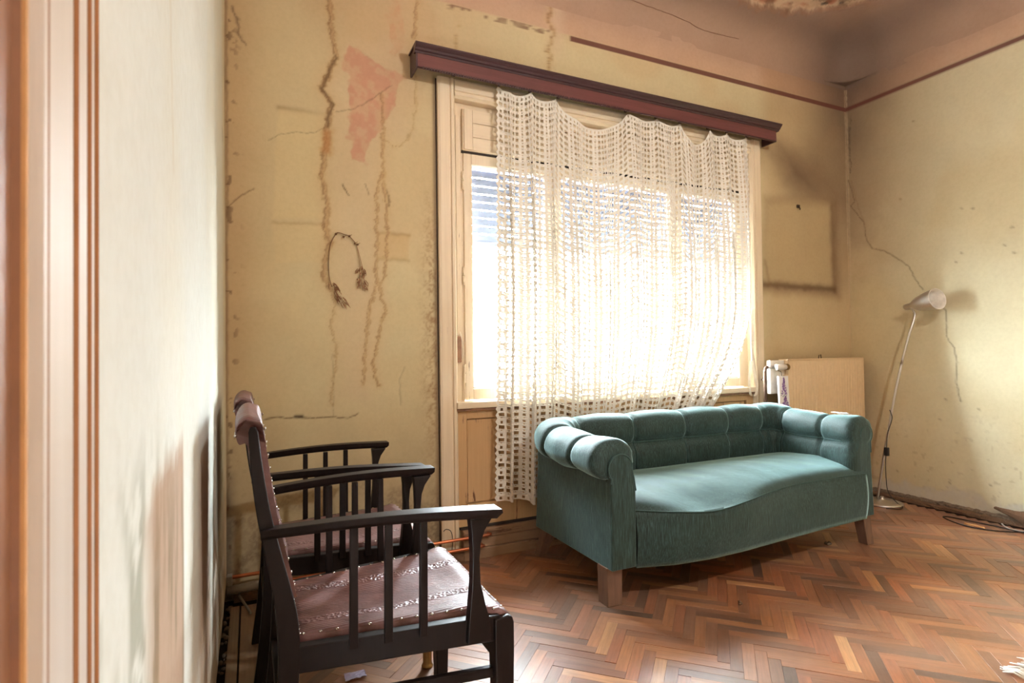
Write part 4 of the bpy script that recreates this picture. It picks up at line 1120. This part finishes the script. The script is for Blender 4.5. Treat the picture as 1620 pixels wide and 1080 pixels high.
# ---------------------------------------------------------------- pelmet
pel = thing('pelmet', (2.08, BY, 2.63), 'dark red-brown wooden pelmet above the window', 'pelmet')
PX0, PX1 = .775, 3.40
m = MB().prism([(2.768, 2.575), (2.778, 2.575), (2.782, 2.66), (2.772, 2.66)], 'x', PX0 + .005, PX1 - .025)
part(pel, m, 'front_board', 'pelmet')
crown = [(2.79, 2.652), (2.768, 2.652), (2.764, 2.660), (2.756, 2.664), (2.752, 2.672), (2.744, 2.680), (2.738, 2.688), (2.738, 2.695), (2.745, 2.699), (2.89, 2.699), (2.89, 2.690), (2.79, 2.690)]
part(pel, MB().prism(crown, 'x', PX0 - .012, PX1), 'crown_moulding', 'pelmet_dark')
part(pel, MB().box(PX0 - .004, PX0 + .006, 2.772, BY - .004, 2.575, 2.69), 'end_board', 'pelmet_dark')
part(pel, MB().box(PX1 - .035, PX1 - .025, 2.772, BY - .004, 2.575, 2.69), 'end_board', 'pelmet_dark')
m = MB().tube([(PX0 + .0, 2.769, 2.578), (PX1 - .03, 2.769, 2.578)], .004, 6)
k = 0
xx = PX0 + .03
while xx < 2.1:
    m.box(xx, xx + .007, 2.762, 2.771, 2.572, 2.583); xx += .0145
part(pel, m, 'beaded_edge', 'pelmet_dark')['kind'] = 'stuff'
part(pel, MB().box(PX0 + .02, PX1 - .06, 2.80, 2.825, 2.612, 2.628), 'curtain_rail', 'grille')
for x in (1.0, 3.2): part(pel, MB().box(x, x + .02, 2.80, BY - .004, 2.628, 2.640), 'rail_bracket', 'iron')

# ---------------------------------------------------------------- lace curtain
cur = thing('lace_curtain', (2.1, 2.81, 2.6), 'off-white crocheted lace curtain hung across the window', 'curtain')
HOOK = [1.252, 1.444, 1.629, 2.108, 2.343, 2.539, 2.777, 2.948, 3.143]
HU = [0.0, .115, .22, .46, .575, .675, .80, .905, 1.0]
NU, NV = 92, 66
def ctop(u):
    x = float(np.interp(u, HU, HOOK)); k = max(i for i in range(len(HU)) if u >= HU[i] - 1e-9); k = min(k, len(HU) - 2)
    t = (u - HU[k]) / (HU[k + 1] - HU[k]); gap = HOOK[k + 1] - HOOK[k]
    sag = {2: .145, 5: .125}.get(k, .036)
    return x, 2.592 - sag * (4 * t * (1 - t)) ** .62, k, t
def cpt(u, v):
    x0, zt, k, t = ctop(min(1, max(0, u)))
    zb = .290 + .012 * math.sin(40 * u)
    z = zt + (zb - zt) * v
    # lower right is pulled in behind the sofa; the free right edge curves inwards
    down = max(0, 1.46 - z) / 1.17
    edge = .035 * math.sin(PI * min(1, max(0, (2.59 - z) / 1.6)))
    x = x0 + (edge - .95 * down ** 2.0) * max(0, u) ** 2.2 * (1 if u > .15 else u / .15) - .03 * down * (1 - u) * (1 if u < .2 else 0)
    if u > .1: x = x
    # fold depth
    f = .032 * math.cos(2 * PI * (u * 11.0 + .4 * math.sin(6 * u))) + .012 * math.sin(2 * PI * u * 5.3 + 1.0)
    amp = .35 + .75 * min(1, v * 2.5)
    x += .030 * math.sin(2 * PI * (u * 11.0 + .4 * math.sin(6 * u))) * amp
    y = 2.812 + f * amp - .012 * v
    belly = 0.0
    if z < .95 and u > .12: y = 2.812 + (y - 2.812) * .7 - .0
    z += .006 * math.sin(2 * PI * u * 13 + 2.0) * min(1, v * 3)
    return (x, min(y, 2.848), z)
V_, F_ = [], []
cu = []      # column edges: open cell / solid rib
for i in range(NU + 1): cu.append(i / NU)
rv = [j / NV for j in range(NV + 1)]
def cell(ua, ub, va, vb, hu, hv, jit):
    """quad frame around a hole"""
    o = len(V_)
    um, vm = (ub - ua), (vb - va)
    j1 = rng.normal(0, jit, 8)
    I = [(ua + um * (hu + j1[0]), va + vm * (hv + j1[1])), (ub - um * (hu + j1[2]), va + vm * (hv + j1[3])), (ub - um * (hu + j1[4]), vb - vm * (hv * .5 + j1[5])), (ua + um * (hu + j1[6]), vb - vm * (hv * .5 + j1[7]))]
    for (a, b) in ((ua, va), (ub, va), (ub, vb), (ua, vb)): V_.append(cpt(a, b))
    for a, b in I: V_.append(cpt(a, b))
    for k in range(4): F_.append((o + k, o + (k + 1) % 4, o + 4 + (k + 1) % 4, o + 4 + k))
def solid(ua, ub, va, vb):
    o = len(V_)
    for (a, b) in ((ua, va), (ub, va), (ub, vb), (ua, vb)): V_.append(cpt(a, b))
    F_.append((o, o + 1, o + 2, o + 3))
for i in range(NU):
    ua, ub = cu[i], cu[i + 1]
    dense = i % 4 == 3
    for j in range(NV):
        va, vb = rv[j], rv[j + 1]; dv = vb - va
        if j == 0 or j == NV - 1 or i in (0, NU - 1) and j % 2: 
            cell(ua, ub, va, vb, .34, .36, .02); continue
        if dense:
            cell(ua, ub, va, va + dv * .62, .33, .30, .03)
            cell(ua, ub, va + dv * .62, vb, .40, .36, .02)
        else:
            cell(ua, ub, va, va + dv * .68, .16, .13, .025)
            cell(ua, ub, va + dv * .70, vb, .40, .34, .02)
# scalloped edges
for j in range(NV):
    for (ue, dx) in ((0.0, -.012), (1.0, .012)):
        a, b = cpt(ue, rv[j]), cpt(ue, rv[j + 1]); o = len(V_)
        V_ += [a, b, ((a[0] + b[0]) / 2 + dx, (a[1] + b[1]) / 2, (a[2] + b[2]) / 2)]; F_.append((o, o + 1, o + 2))
me = bpy.data.meshes.new('lace_cloth'); me.from_pydata(V_, [], F_); me.materials.append(MT['lace']); me.update()
bm = bmesh.new(); bm.from_mesh(me); bmesh.ops.remove_doubles(bm, verts=bm.verts, dist=2e-5); bm.to_mesh(me); bm.free()
lc = bpy.data.objects.new('lace_cloth', me); COL.objects.link(lc); lc.parent = cur; lc.matrix_parent_inverse = Matrix.Translation(-Vector(cur.location))
sm = lc.modifiers.new('thickness', 'SOLIDIFY'); sm.thickness = .0028; sm.offset = 0
for x in HOOK:
    m = MB(); m.box(x - .008, x + .008, 2.804, 2.822, 2.588, 2.604, .002); m.tube([(x, 2.812, 2.60), (x, 2.812, 2.615)], .003, 6); part(cur, m, 'curtain_clip', 'iron')

# ---------------------------------------------------------------- blind strap at the window's right edge
st_ = thing('blind_strap', (3.19, BY - .02, .8), 'cream looped blind strap hanging at the right edge of the window', 'strap')
def ribbon(pts, w, axis=(1, 0, 0)):
    m = MB(); a = Vector(axis) * w / 2
    P = [[tuple(Vector(p_) - a), tuple(Vector(p_) + a)] for p_ in smooth_path(pts, 6)]
    Q = [[(x, y + .002, z) for x, y, z in r_] for r_ in P]
    m.grid(P); m.grid(Q); return m
Yb = BY - .035
part(st_, ribbon([(3.215, Yb, 1.40), (3.205, Yb, 1.18), (3.19, Yb - .006, 1.04), (3.205, Yb - .012, .92), (3.222, Yb - .014, .85), (3.205, Yb - .016, .795), (3.175, Yb - .014, .785), (3.155, Yb - .012, .81), (3.152, Yb - .01, .89), (3.172, Yb - .006, .98), (3.186, Yb, 1.03)], .016, (.8, -.6, 0)), 'strap_loop', 'strap')
part(st_, ribbon([(3.20, Yb, 1.10), (3.215, Yb - .004, 1.0), (3.225, Yb - .006, .93)], .014), 'strap_tail', 'strap')
part(st_, MB().tube([(3.185, Yb, 1.35), (3.188, Yb - .004, 1.03)], .004, 6), 'cord', 'strap')

# ---------------------------------------------------------------- radiator
rad = thing('radiator', (3.82, 2.8, .43), 'cream ribbed panel radiator behind the right arm of the sofa', 'radiator')
RX0, RX1, RZ0, RZ1, RY = 3.245, 4.225, .43, 1.032, 2.735
P = []
xr = np.linspace(3.405, RX1 - .012, 320)
for x in xr:
    ph = (x - 3.44) / .030
    d = .0 if x < 3.44 or x > RX1 - .035 else .008 * (sstep(.15, .35, np.array([abs((ph % 1) - .5) * 2]))[0])
    P.append([(x, RY + d * s_, z) for z, s_ in ((RZ0 + .005, 0), (RZ0 + .035, 0), (RZ0 + .055, 1), (.73, 1), (RZ1 - .055, 1), (RZ1 - .035, 0), (RZ1 - .004, 0))])
m = MB().grid(P); m.box(3.405, RX1 - .012, RY + .005, RY + .012, RZ0, RZ1); part(rad, m, 'front_panel', 'radiator')
part(rad, MB().box(3.40, RX1, RY + .012, RY + .075, RZ0, RZ1 + .002, .006), 'body', 'radiator')
m = MB().box(3.40, RX1, RY - .003, RY + .075, RZ1 - .002, RZ1 + .006, .002)
part(rad, m, 'top_cover', 'radiator')
part(rad, MB().box(RX1 - .012, RX1, RY - .002, RY + .075, RZ0, RZ1, .002), 'side_cover', 'radiator')
part(rad, MB().box(3.262, 3.402, RY + .03, RY + .06, .80, RZ1, .004), 'end_plate', 'white_enamel')
part(rad, MB().box(3.372, 3.402, RY - .002, RY + .02, RZ0, .93, .002), 'side_strip', 'radiator')
m = MB().lathe([(0, 0), (.020, 0), (.022, .006), (.022, .05), (.018, .056), (.018, .085), (.0, .087)], (3.285, RY + .005, .985), (1, -.15, 0), 16)
v_ = part(rad, m, 'valve', 'white_enamel')
part(rad, MB().lathe([(0, 0), (.019, 0), (.021, .004), (.021, .022), (.017, .026), (0, .027)], (3.368, RY - .006, .985), (1, -.15, 0), 16), 'valve_cap', 'brass')
part(rad, MB().tube([(3.246, RY + .038, .985), (3.29, RY + .03, .985)], .010, 10), 'valve_stub', 'steel')
part(rad, MB().box(3.75, 3.80, RY + .075, BY - .004, .95, 1.0), 'wall_bracket', 'iron'); part(rad, MB().tube([(3.80, RY + .06, 1.035), (3.805, RY + .06, 1.06), (3.825, RY + .06, 1.065), (3.83, RY + .06, 1.035)], .003, 6), 'bleed_key', 'iron')
# riser pipes beside it
rp = thing('riser_pipe', (3.20, 2.80, 0), 'rusty bent riser pipe between window and radiator', 'pipe')
part(rp, MB().tube(smooth_path([(3.225, 2.78, .17), (3.225, 2.78, .6), (3.225, 2.78, .93), (3.227, 2.779, .968), (3.236, 2.777, .984), (3.246, 2.776, .986)], 5), .011, 10), 'pipe', 'rustpipe')
part(rp, MB().tube([(3.226, 2.785, .895), (3.30, 2.872, .895)], .007, 8), 'cross_pipe', 'rustpipe')
rp2 = thing('thin_riser_pipe', (3.17, 2.86, 0), 'thin pale riser pipe next to the rusty one', 'pipe')
part(rp2, MB().tube([(3.345, 2.875, .18), (3.345, 2.875, .88)], .008, 8), 'pipe', 'greypipe')

# ---------------------------------------------------------------- ceramic humidifier with a lavender print
hu = thing('ceramic_humidifier', (3.325, RY + .0, .85), 'white ceramic humidifier with violet flower print on the radiator', 'humidifier')
hx0, hx1, hy, hz0, hz1 = 3.268, 3.362, RY - .020, .70, .925
part(hu, MB().hexa([(hx0 + .01, hy - .012, hz0), (hx1 + .012, hy - .012, hz0), (hx1 + .012, hy + .004, hz0), (hx0 + .01, hy + .004, hz0)], [(hx0, hy - .012, hz1), (hx1, hy - .012, hz1), (hx1, hy + .004, hz1), (hx0, hy + .004, hz1)]), 'body', 'ceramic', bevel=.003)
fl_, lf_ = MB(), MB()
r2 = random.Random(3)
def petal(m, x, z, r, a):
    pts = [(x + r * math.cos(a), z + r * math.sin(a)), (x + .4 * r * math.cos(a + 1.5), z + .4 * r * math.sin(a + 1.5)), (x - r * math.cos(a), z - r * math.sin(a)), (x + .4 * r * math.cos(a - 1.5), z + .4 * r * math.sin(a - 1.5))]
    m.prism(pts, 'y', hy - .0132, hy - .0118)
def sprig(cx, cz, h, w):
    for k in range(70):
        t = r2.random() ** 1.2; ww = w * (1 - t) ** .8
        lane = r2.choice((-1, -.5, 0, .5, 1)); x_, z_ = cx + lane * ww + r2.uniform(-.003, .003), cz + t * h
        for q in range(3): petal(fl_, x_ + .003 * math.cos(2.1 * q + k), z_ + .003 * math.sin(2.1 * q + k), .0042, 2.1 * q + k)
    for k in range(9): petal(lf_, cx + r2.uniform(-w, w) * 1.15, cz + r2.uniform(-.016, .03), .006, r2.random() * 3)
sprig(3.316, .80, .11, .024); sprig(3.328, .715, .070, .030)
part(hu, fl_, 'flower_print', 'violet', label='violet printed lavender flowers')['kind'] = 'stuff'; part(hu, lf_, 'leaf_print', 'leafgreen', label='blue-green printed leaves')['kind'] = 'stuff'
part(hu, MB().tube([(3.315, hy, hz1 - .01), (3.315, hy + .006, hz1 + .03), (3.315, hy + .05, hz1 + .04)], .002, 6), 'hook', 'iron')

# ---------------------------------------------------------------- heating pipes low on the window wall
for n_, (y, z, x1, lab) in enumerate(((2.822, .126, 1.17, 'upper copper heating pipe low on the window wall'), (2.818, .072, 1.13, 'lower copper heating pipe low on the window wall'))):
    o = MB().tube(smooth_path([(LX + .004 if n_ == 0 else .05, y, z - .002), (.5, y, z), (x1 - .05, y, z + .002), (x1 - .01, y + .008, z + .002), (x1, y + .03, z + .002)], 6), .0085, 10).build('copper_pipe', 'copper'); tag(o, lab, 'pipe', 'copper heating pipes')
gp = thing('waste_pipe', (-.03, 2.80, .07), 'thick grey pipe stub in the left corner', 'pipe')
part(gp, MB().tube([(LX + .004, 2.795, .075), (.045, 2.805, .080)], .020, 14), 'pipe', 'greypipe')
part(gp, MB().lathe([(.0, 0), (.013, 0), (.013, .05), (0, .05)], (.045, 2.805, .079), (1, .04, .02), 12), 'reducer', 'white_rubber')
part(gp, MB().box(LX + .004, LX + .026, 2.79, 2.83, .095, .14, .004), 'collar', 'greypipe')
o = MB().tube([(-.055, 2.80, .05), (-.02, 2.72, .02), (-.005, 2.68, .008)], .006, 8).build('metal_rod', 'greypipe'); tag(o, 'short thin grey rod leaning at the left corner of the floor', 'rod')
m = MB()
part_c = [(.93, .06), (.96, .10), (.985, .125), (.99, .16), (.975, .18), (.955, .17)]
o = MB().tube(smooth_path([(.955, 2.838, .05), (.962, 2.836, .12), (.955, 2.84, .17), (.93, 2.842, .185), (.915, 2.845, .175)], 5), .002, 6).build('wire_stub', 'black_rubber'); tag(o, 'thin dark wire stub curling by the copper pipes', 'wire')

# ---------------------------------------------------------------- floor lamp leaning on the right wall
lamp = thing('floor_lamp', (4.08, 2.53, 0), 'brushed steel floor lamp with bell shade leaning to the right wall', 'lamp')
part(lamp, MB().lathe([(0, .0), (.128, .0), (.130, .006), (.128, .012), (.10, .022), (.02, .028), (.014, .034), (.012, .05), (0, .05)], (4.08, 2.53, 0), n=40), 'base', 'steel')
LP = [(4.072, 2.557, .03), (4.085, 2.514, .335), (4.10, 2.459, .676), (4.12, 2.409, .958), (4.142, 2.369, 1.161), (4.155, 2.352, 1.239), (4.17, 2.343, 1.292), (4.185, 2.342, 1.340), (4.194, 2.358, 1.373), (4.196, 2.368, 1.386)]
sp_ = smooth_path(LP, 6); k = int(len(sp_) * .36)
part(lamp, MB().tube(sp_[:k + 1], .0085, 10), 'pole', 'steel'); part(lamp, MB().tube(sp_[k:], .0075, 10), 'gooseneck', 'steel')
ax = Vector((-.051, -.247, .042)).normalized(); nose = Vector((4.20, 2.411, 1.394))
HP = [(0, -.004), (.017, -.003), (.021, .004), (.0215, .052), (.0235, .056), (.036, .075), (.049, .105), (.059, .145), (.066, .185), (.0705, .222), (.0715, .236)]
hd = part(lamp, MB().lathe(HP, nose, ax, 36), 'shade', 'steel')
part(lamp, MB().lathe([(.0715, .236), (.0730, .238), (.0715, .240), (.0685, .236), (.064, .185), (.057, .145), (.046, .105), (.030, .07), (0, .062)], nose, ax, 36), 'shade_lining', 'white_enamel', parent=None)
part(lamp, MB().ball(nose + ax * .05 + Vector((0, 0, -.018)), .011, 10, 6), 'joint', 'steel')
part(lamp, MB().ball(nose + ax * .125, .028, 14, 10), 'bulb', 'ceramic')
cp = smooth_path([(4.092, 2.470, .670), (4.082, 2.455, .645), (4.08, 2.449, .608), (4.078, 2.482, .494), (4.078, 2.489, .397), (4.08, 2.50, .30), (4.082, 2.50, .18), (4.085, 2.49, .09), (4.09, 2.44, .03), (4.085, 2.395, .006), (4.02, 2.38, .004), (3.96, 2.43, .004)], 6)
cd = part(lamp, MB().tube(cp, .0026, 6), 'cord', 'black_rubber')
part(lamp, MB().box(4.066, 4.090, 2.476, 2.502, .345, .405, .005), 'switch', 'black_rubber')

# ---------------------------------------------------------------- broken skirting along the right wall
bs = empty('baseboard_right', (RX, 2.0, 0)); tag(bs, kind='structure')
def S_(mb, n_, mt):
    o = mb.build(n_, mt, bs); o.matrix_parent_inverse = Matrix.Translation((-RX, -2.0, 0)); return o
def rough_strip(x0, x1, y0, y1, z, seed, n=26):
    r3 = random.Random(seed); top, P = [], []
    for i in range(n + 1):
        y = y0 + (y1 - y0) * i / n; j = lambda s: r3.uniform(-s, s)
        P.append([(x0 + j(.006), y, .0), (x0 + j(.006), y, z * .8 + j(.005)), (x0 + .012 + j(.004), y, z + j(.006)), (x1, y, z + .004 + j(.004)), (x1, y, 0)])
    m = MB().grid(P, False); m.f.append((0, 1, 2, 3, 4)); m.smooth.append(False); b_ = n * 5; m.f.append((b_, b_ + 1, b_ + 2, b_ + 3, b_ + 4)); m.smooth.append(False)
    return m
S_(rough_strip(4.262, RX - .01, 2.02, 2.86, .022, 4), 'broken_strip', 'debris')
S_(rough_strip(4.294, RX + .01, 1.75, 2.86, .042, 9, 40), 'plaster_edge', 'rubble')
S_(MB().box(4.235, 4.262, 1.2, 2.84, -.013, -.004), 'floor_gap', 'gap')
S_(MB().hexa([(4.268, 1.80, .0), (4.30, 1.80, .0), (4.30, 2.02, .0), (4.262, 2.03, .0)], [(4.27, 1.80, .024), (4.30, 1.80, .03), (4.30, 2.02, .026), (4.266, 2.03, .020)]), 'loose_batten', 'debris')
# rubble in the gap along the left wall
m = MB(); r3 = random.Random(5)
for k in range(110):
    y = r3.uniform(.9, 2.82); x = LX + r3.uniform(-.004, .022); s = r3.uniform(.004, .014)
    m.ball((x, y, s * .4), s, 5, 4, (r3.uniform(.6, 1.3), r3.uniform(.6, 1.6), r3.uniform(.5, 1.1)))
rb = m.build('rubble', 'rubble'); rb.parent = bpy.data.objects['wall_left']; rb['kind'] = 'stuff'

# ---------------------------------------------------------------- things lying on the floor
pk = thing('broken_plank', (4.28, 1.78, 0), 'rotten splintered plank at the right edge by the wall', 'plank')
P = []
r3 = random.Random(8)
for i in range(22):
    t = i / 21; y = 1.955 - .55 * t; w = .012 + .055 * min(1, t * 3); h = .012 + .045 * min(1, t * 3.2)
    zc = .085 - .052 * min(1, t * 1.6)
    c = (4.292 - .03 * t - .012 * min(1, t * 3), y, zc)
    P.append([(c[0] + w * math.cos(a) * (.8 + .4 * r3.random()) * (.75 if math.cos(a) > 0 else 1) * .6, y + r3.uniform(-.006, .006), c[2] + h * math.sin(a) * (.75 + .4 * r3.random()) * .72) for a in [2 * PI * k / 9 for k in range(9)]])
m = MB().grid(P, False, False, True); m.f.append(tuple(range(9))); m.smooth.append(False); m.f.append(tuple(21 * 9 + k for k in range(9))); m.smooth.append(False)
part(pk, m, 'plank', 'debris')
m = MB()
for k in range(9): m.tube([(4.27 - .004 * k, 1.9 - .05 * k, .03), (4.245 - .006 * k, 1.88 - .05 * k, .018), (4.235 - .004 * k, 1.80 - .05 * k, .012)], .004, 5)
part(pk, m, 'splinters', 'debris')['kind'] = 'stuff'
o = MB().tube(smooth_path([(4.45, 1.66, .004), (4.25, 1.72, .004), (4.09, 1.81, .004), (4.01, 1.92, .004), (4.02, 2.04, .004), (4.075, 2.135, .004), (4.105, 2.145, .004), (4.125, 2.12, .004), (4.135, 2.05, .004), (4.145, 1.96, .004), (4.15, 1.88, .006), (4.13, 1.80, .010), (4.15, 1.74, .006), (4.24, 1.66, .004), (4.30, 1.6, .004)], 8)[10:], .0035, 8).build('cable', 'black_rubber'); tag(o, 'thin black cable looped on the floor by the right wall', 'cable')
o = MB().tube(smooth_path([(4.22, 1.885, .01), (4.19, 1.875, .018), (4.168, 1.85, .012), (4.165, 1.82, .005), (4.19, 1.76, .004), (4.23, 1.70, .004), (4.27, 1.62, .004)], 6), .004, 8).build('cable.001', 'white_rubber'); tag(o, 'short grey-white cable beside the broken plank', 'cable')
m = MB().hexa([(4.045, 2.005, .0015), (4.062, 2.015, .0015), (4.072, 1.905, .0015), (4.052, 1.895, .0015)], [(4.046, 2.003, .009), (4.061, 2.012, .009), (4.071, 1.91, .007), (4.054, 1.90, .006)])
o = m.build('wood_chip', 'chip'); tag(o, 'small pale wood chip inside the black cable loop', 'wood chip')
def crumb(name, c, s, seed, mat, lab):
    r3 = random.Random(seed); m = MB()
    for k in range(5): m.ball((c[0] + r3.uniform(-s, s), c[1] + r3.uniform(-s, s), s * .55), s * r3.uniform(.5, .9), 7, 5, (1, r3.uniform(.6, 1.2), r3.uniform(.6, .9)))
    o = m.build(name, mat); tag(o, lab, 'debris')
crumb('debris_lump', (1.936, 1.826), .010, 2, 'debris', 'tiny brown lump on the parquet in front of the sofa')
crumb('debris_lump.001', (2.965, 2.150), .013, 3, 'rubble', 'dark lump on the parquet near the right front sofa leg')
def crumple(name, c, s, mat, lab, seed, zoff=.003, rot=0):
    r3 = random.Random(seed); n = 8; ca, sa = math.cos(rot), math.sin(rot)
    P = [[(c[0] + ca * a - sa * b, c[1] + sa * a + ca * b, c[2] + zoff + r3.uniform(0, .006)) for j in range(n + 1) for b in [s[1] * (j / n - .5)]] for i in range(n + 1) for a in [s[0] * (i / n - .5) * (1 + .15 * math.sin(3 * i))]]
    o = MB().grid(P, False).build(name, mat); sd = o.modifiers.new('t', 'SOLIDIFY'); sd.thickness = .001; tag(o, lab, 'paper')
crumple('paper_scrap', (.325, 2.01, 0), (.075, .045), 'mauve', 'crumpled mauve paper scrap on the floor beneath the nearer armchair', 4)
crumple('paper_scrap.001', (3.13, 2.17, .7305), (.03, .10), 'paper', 'white paper scrap on top of the right sofa arm', 6, .0)
# rug with a frayed fringe just entering the lower right corner
rug = thing('rug', (3.0, .45, 0), 'grey rug with white frayed fringe at the bottom right corner', 'rug')
part(rug, MB().box(2.36, 3.7, -.6, 1.0, 0.001, .010, .003), 'pile', 'rug')
m = MB(); r3 = random.Random(12)
for k in range(230):
    x = 2.33 + 1.36 * k / 230 + r3.uniform(-.004, .004); a = r3.uniform(-.5, .5); L = r3.uniform(.05, .085)
    m.tube([(x, .99, .008), (x + a * .03, .99 + L * .5, .010 + r3.random() * .006), (x + a * .06, .99 + L, .004)], [.0032, .003, .0016], 5)
for k in range(40):
    y = .98 - .035 * k; L = r3.uniform(.03, .07); m.tube([(2.37, y, .008), (2.37 - L * .5, y + r3.uniform(-.02, .02), .011), (2.37 - L, y + r3.uniform(-.03, .03), .004)], [.003, .003, .0016], 5)
part(rug, m, 'fringe', 'fringe')['kind'] = 'stuff'

# ---------------------------------------------------------------- dried garland on the window wall
gw = thing('dried_garland', (.42, BY - .01, 1.7), 'withered twig garland hanging on the water-stained wall', 'garland')
gy = BY - .010
part(gw, MB().tube(smooth_path([(.365, gy, 1.448), (.352, gy, 1.50), (.350, gy, 1.58), (.360, gy, 1.66), (.385, gy, 1.712), (.400, gy, 1.720), (.425, gy - .002, 1.713), (.450, gy, 1.706), (.478, gy, 1.677), (.486, gy, 1.664)], 6), .0020, 6), 'twig', 'twig')
part(gw, MB().tube([(.486, gy, 1.664), (.497, gy, 1.60), (.502, gy, 1.555)], .0012, 5), 'thread', 'dryflower'); part(gw, MB().tube([(.486, gy, 1.664), (.503, gy, 1.60), (.513, gy, 1.555)], .0012, 5), 'thread', 'dryflower')
def bunch(p0, p1, n, spread, seed):
    r3 = random.Random(seed); m = MB()
    for k in range(n):
        t = r3.random(); c = [p0[i] + (p1[i] - p0[i]) * t for i in range(3)]
        a = r3.uniform(-1, 1) * spread; L = r3.uniform(.015, .035)
        d = Vector((p1[0] - p0[0] + a, r3.uniform(-.01, .002), p1[2] - p0[2])).normalized()
        q = Vector(c) + Vector((a * .35, -r3.random() * .008, 0)); m.tube([q, q + d * L * .5 + Vector((a * .1, 0, 0)), q + d * L], [.0014, .0018, .0006], 4)
        if k % 3 == 0: m.ball(q + d * L * .6, .0035, 6, 4)
    return m
part(gw, bunch((.362, gy, 1.47), (.420, gy, 1.365), 46, .045, 3), 'flower_bunch', 'dryflower'); part(gw, bunch((.508, gy, 1.56), (.512, gy, 1.455), 46, .05, 5), 'flower_bunch', 'dryflower')
for (x, z) in ((.385, 1.712), (.422, 1.70), (.450, 1.706), (.478, 1.672), (.49, 1.667)): part(gw, MB().ball((x, gy - .003, z), .006, 7, 5).tube([(x, gy - .003, z), (x + .012, gy - .006, z + .008)], .0013, 4), 'knot', 'twig')

# picture hook in the smoke-blackened corner
hk = thing('wall_hook', (3.735, BY - .01, 2.178), 'small rusty hook above the pale frame ghost', 'hook')
part(hk, MB().box(3.722, 3.748, BY - .012, BY, 2.17, 2.192, .002), 'plate', 'iron'); part(hk, MB().tube([(3.735, BY - .012, 2.175), (3.735, BY - .022, 2.160), (3.735, BY - .020, 2.150)], .004, 6), 'nail', 'iron')
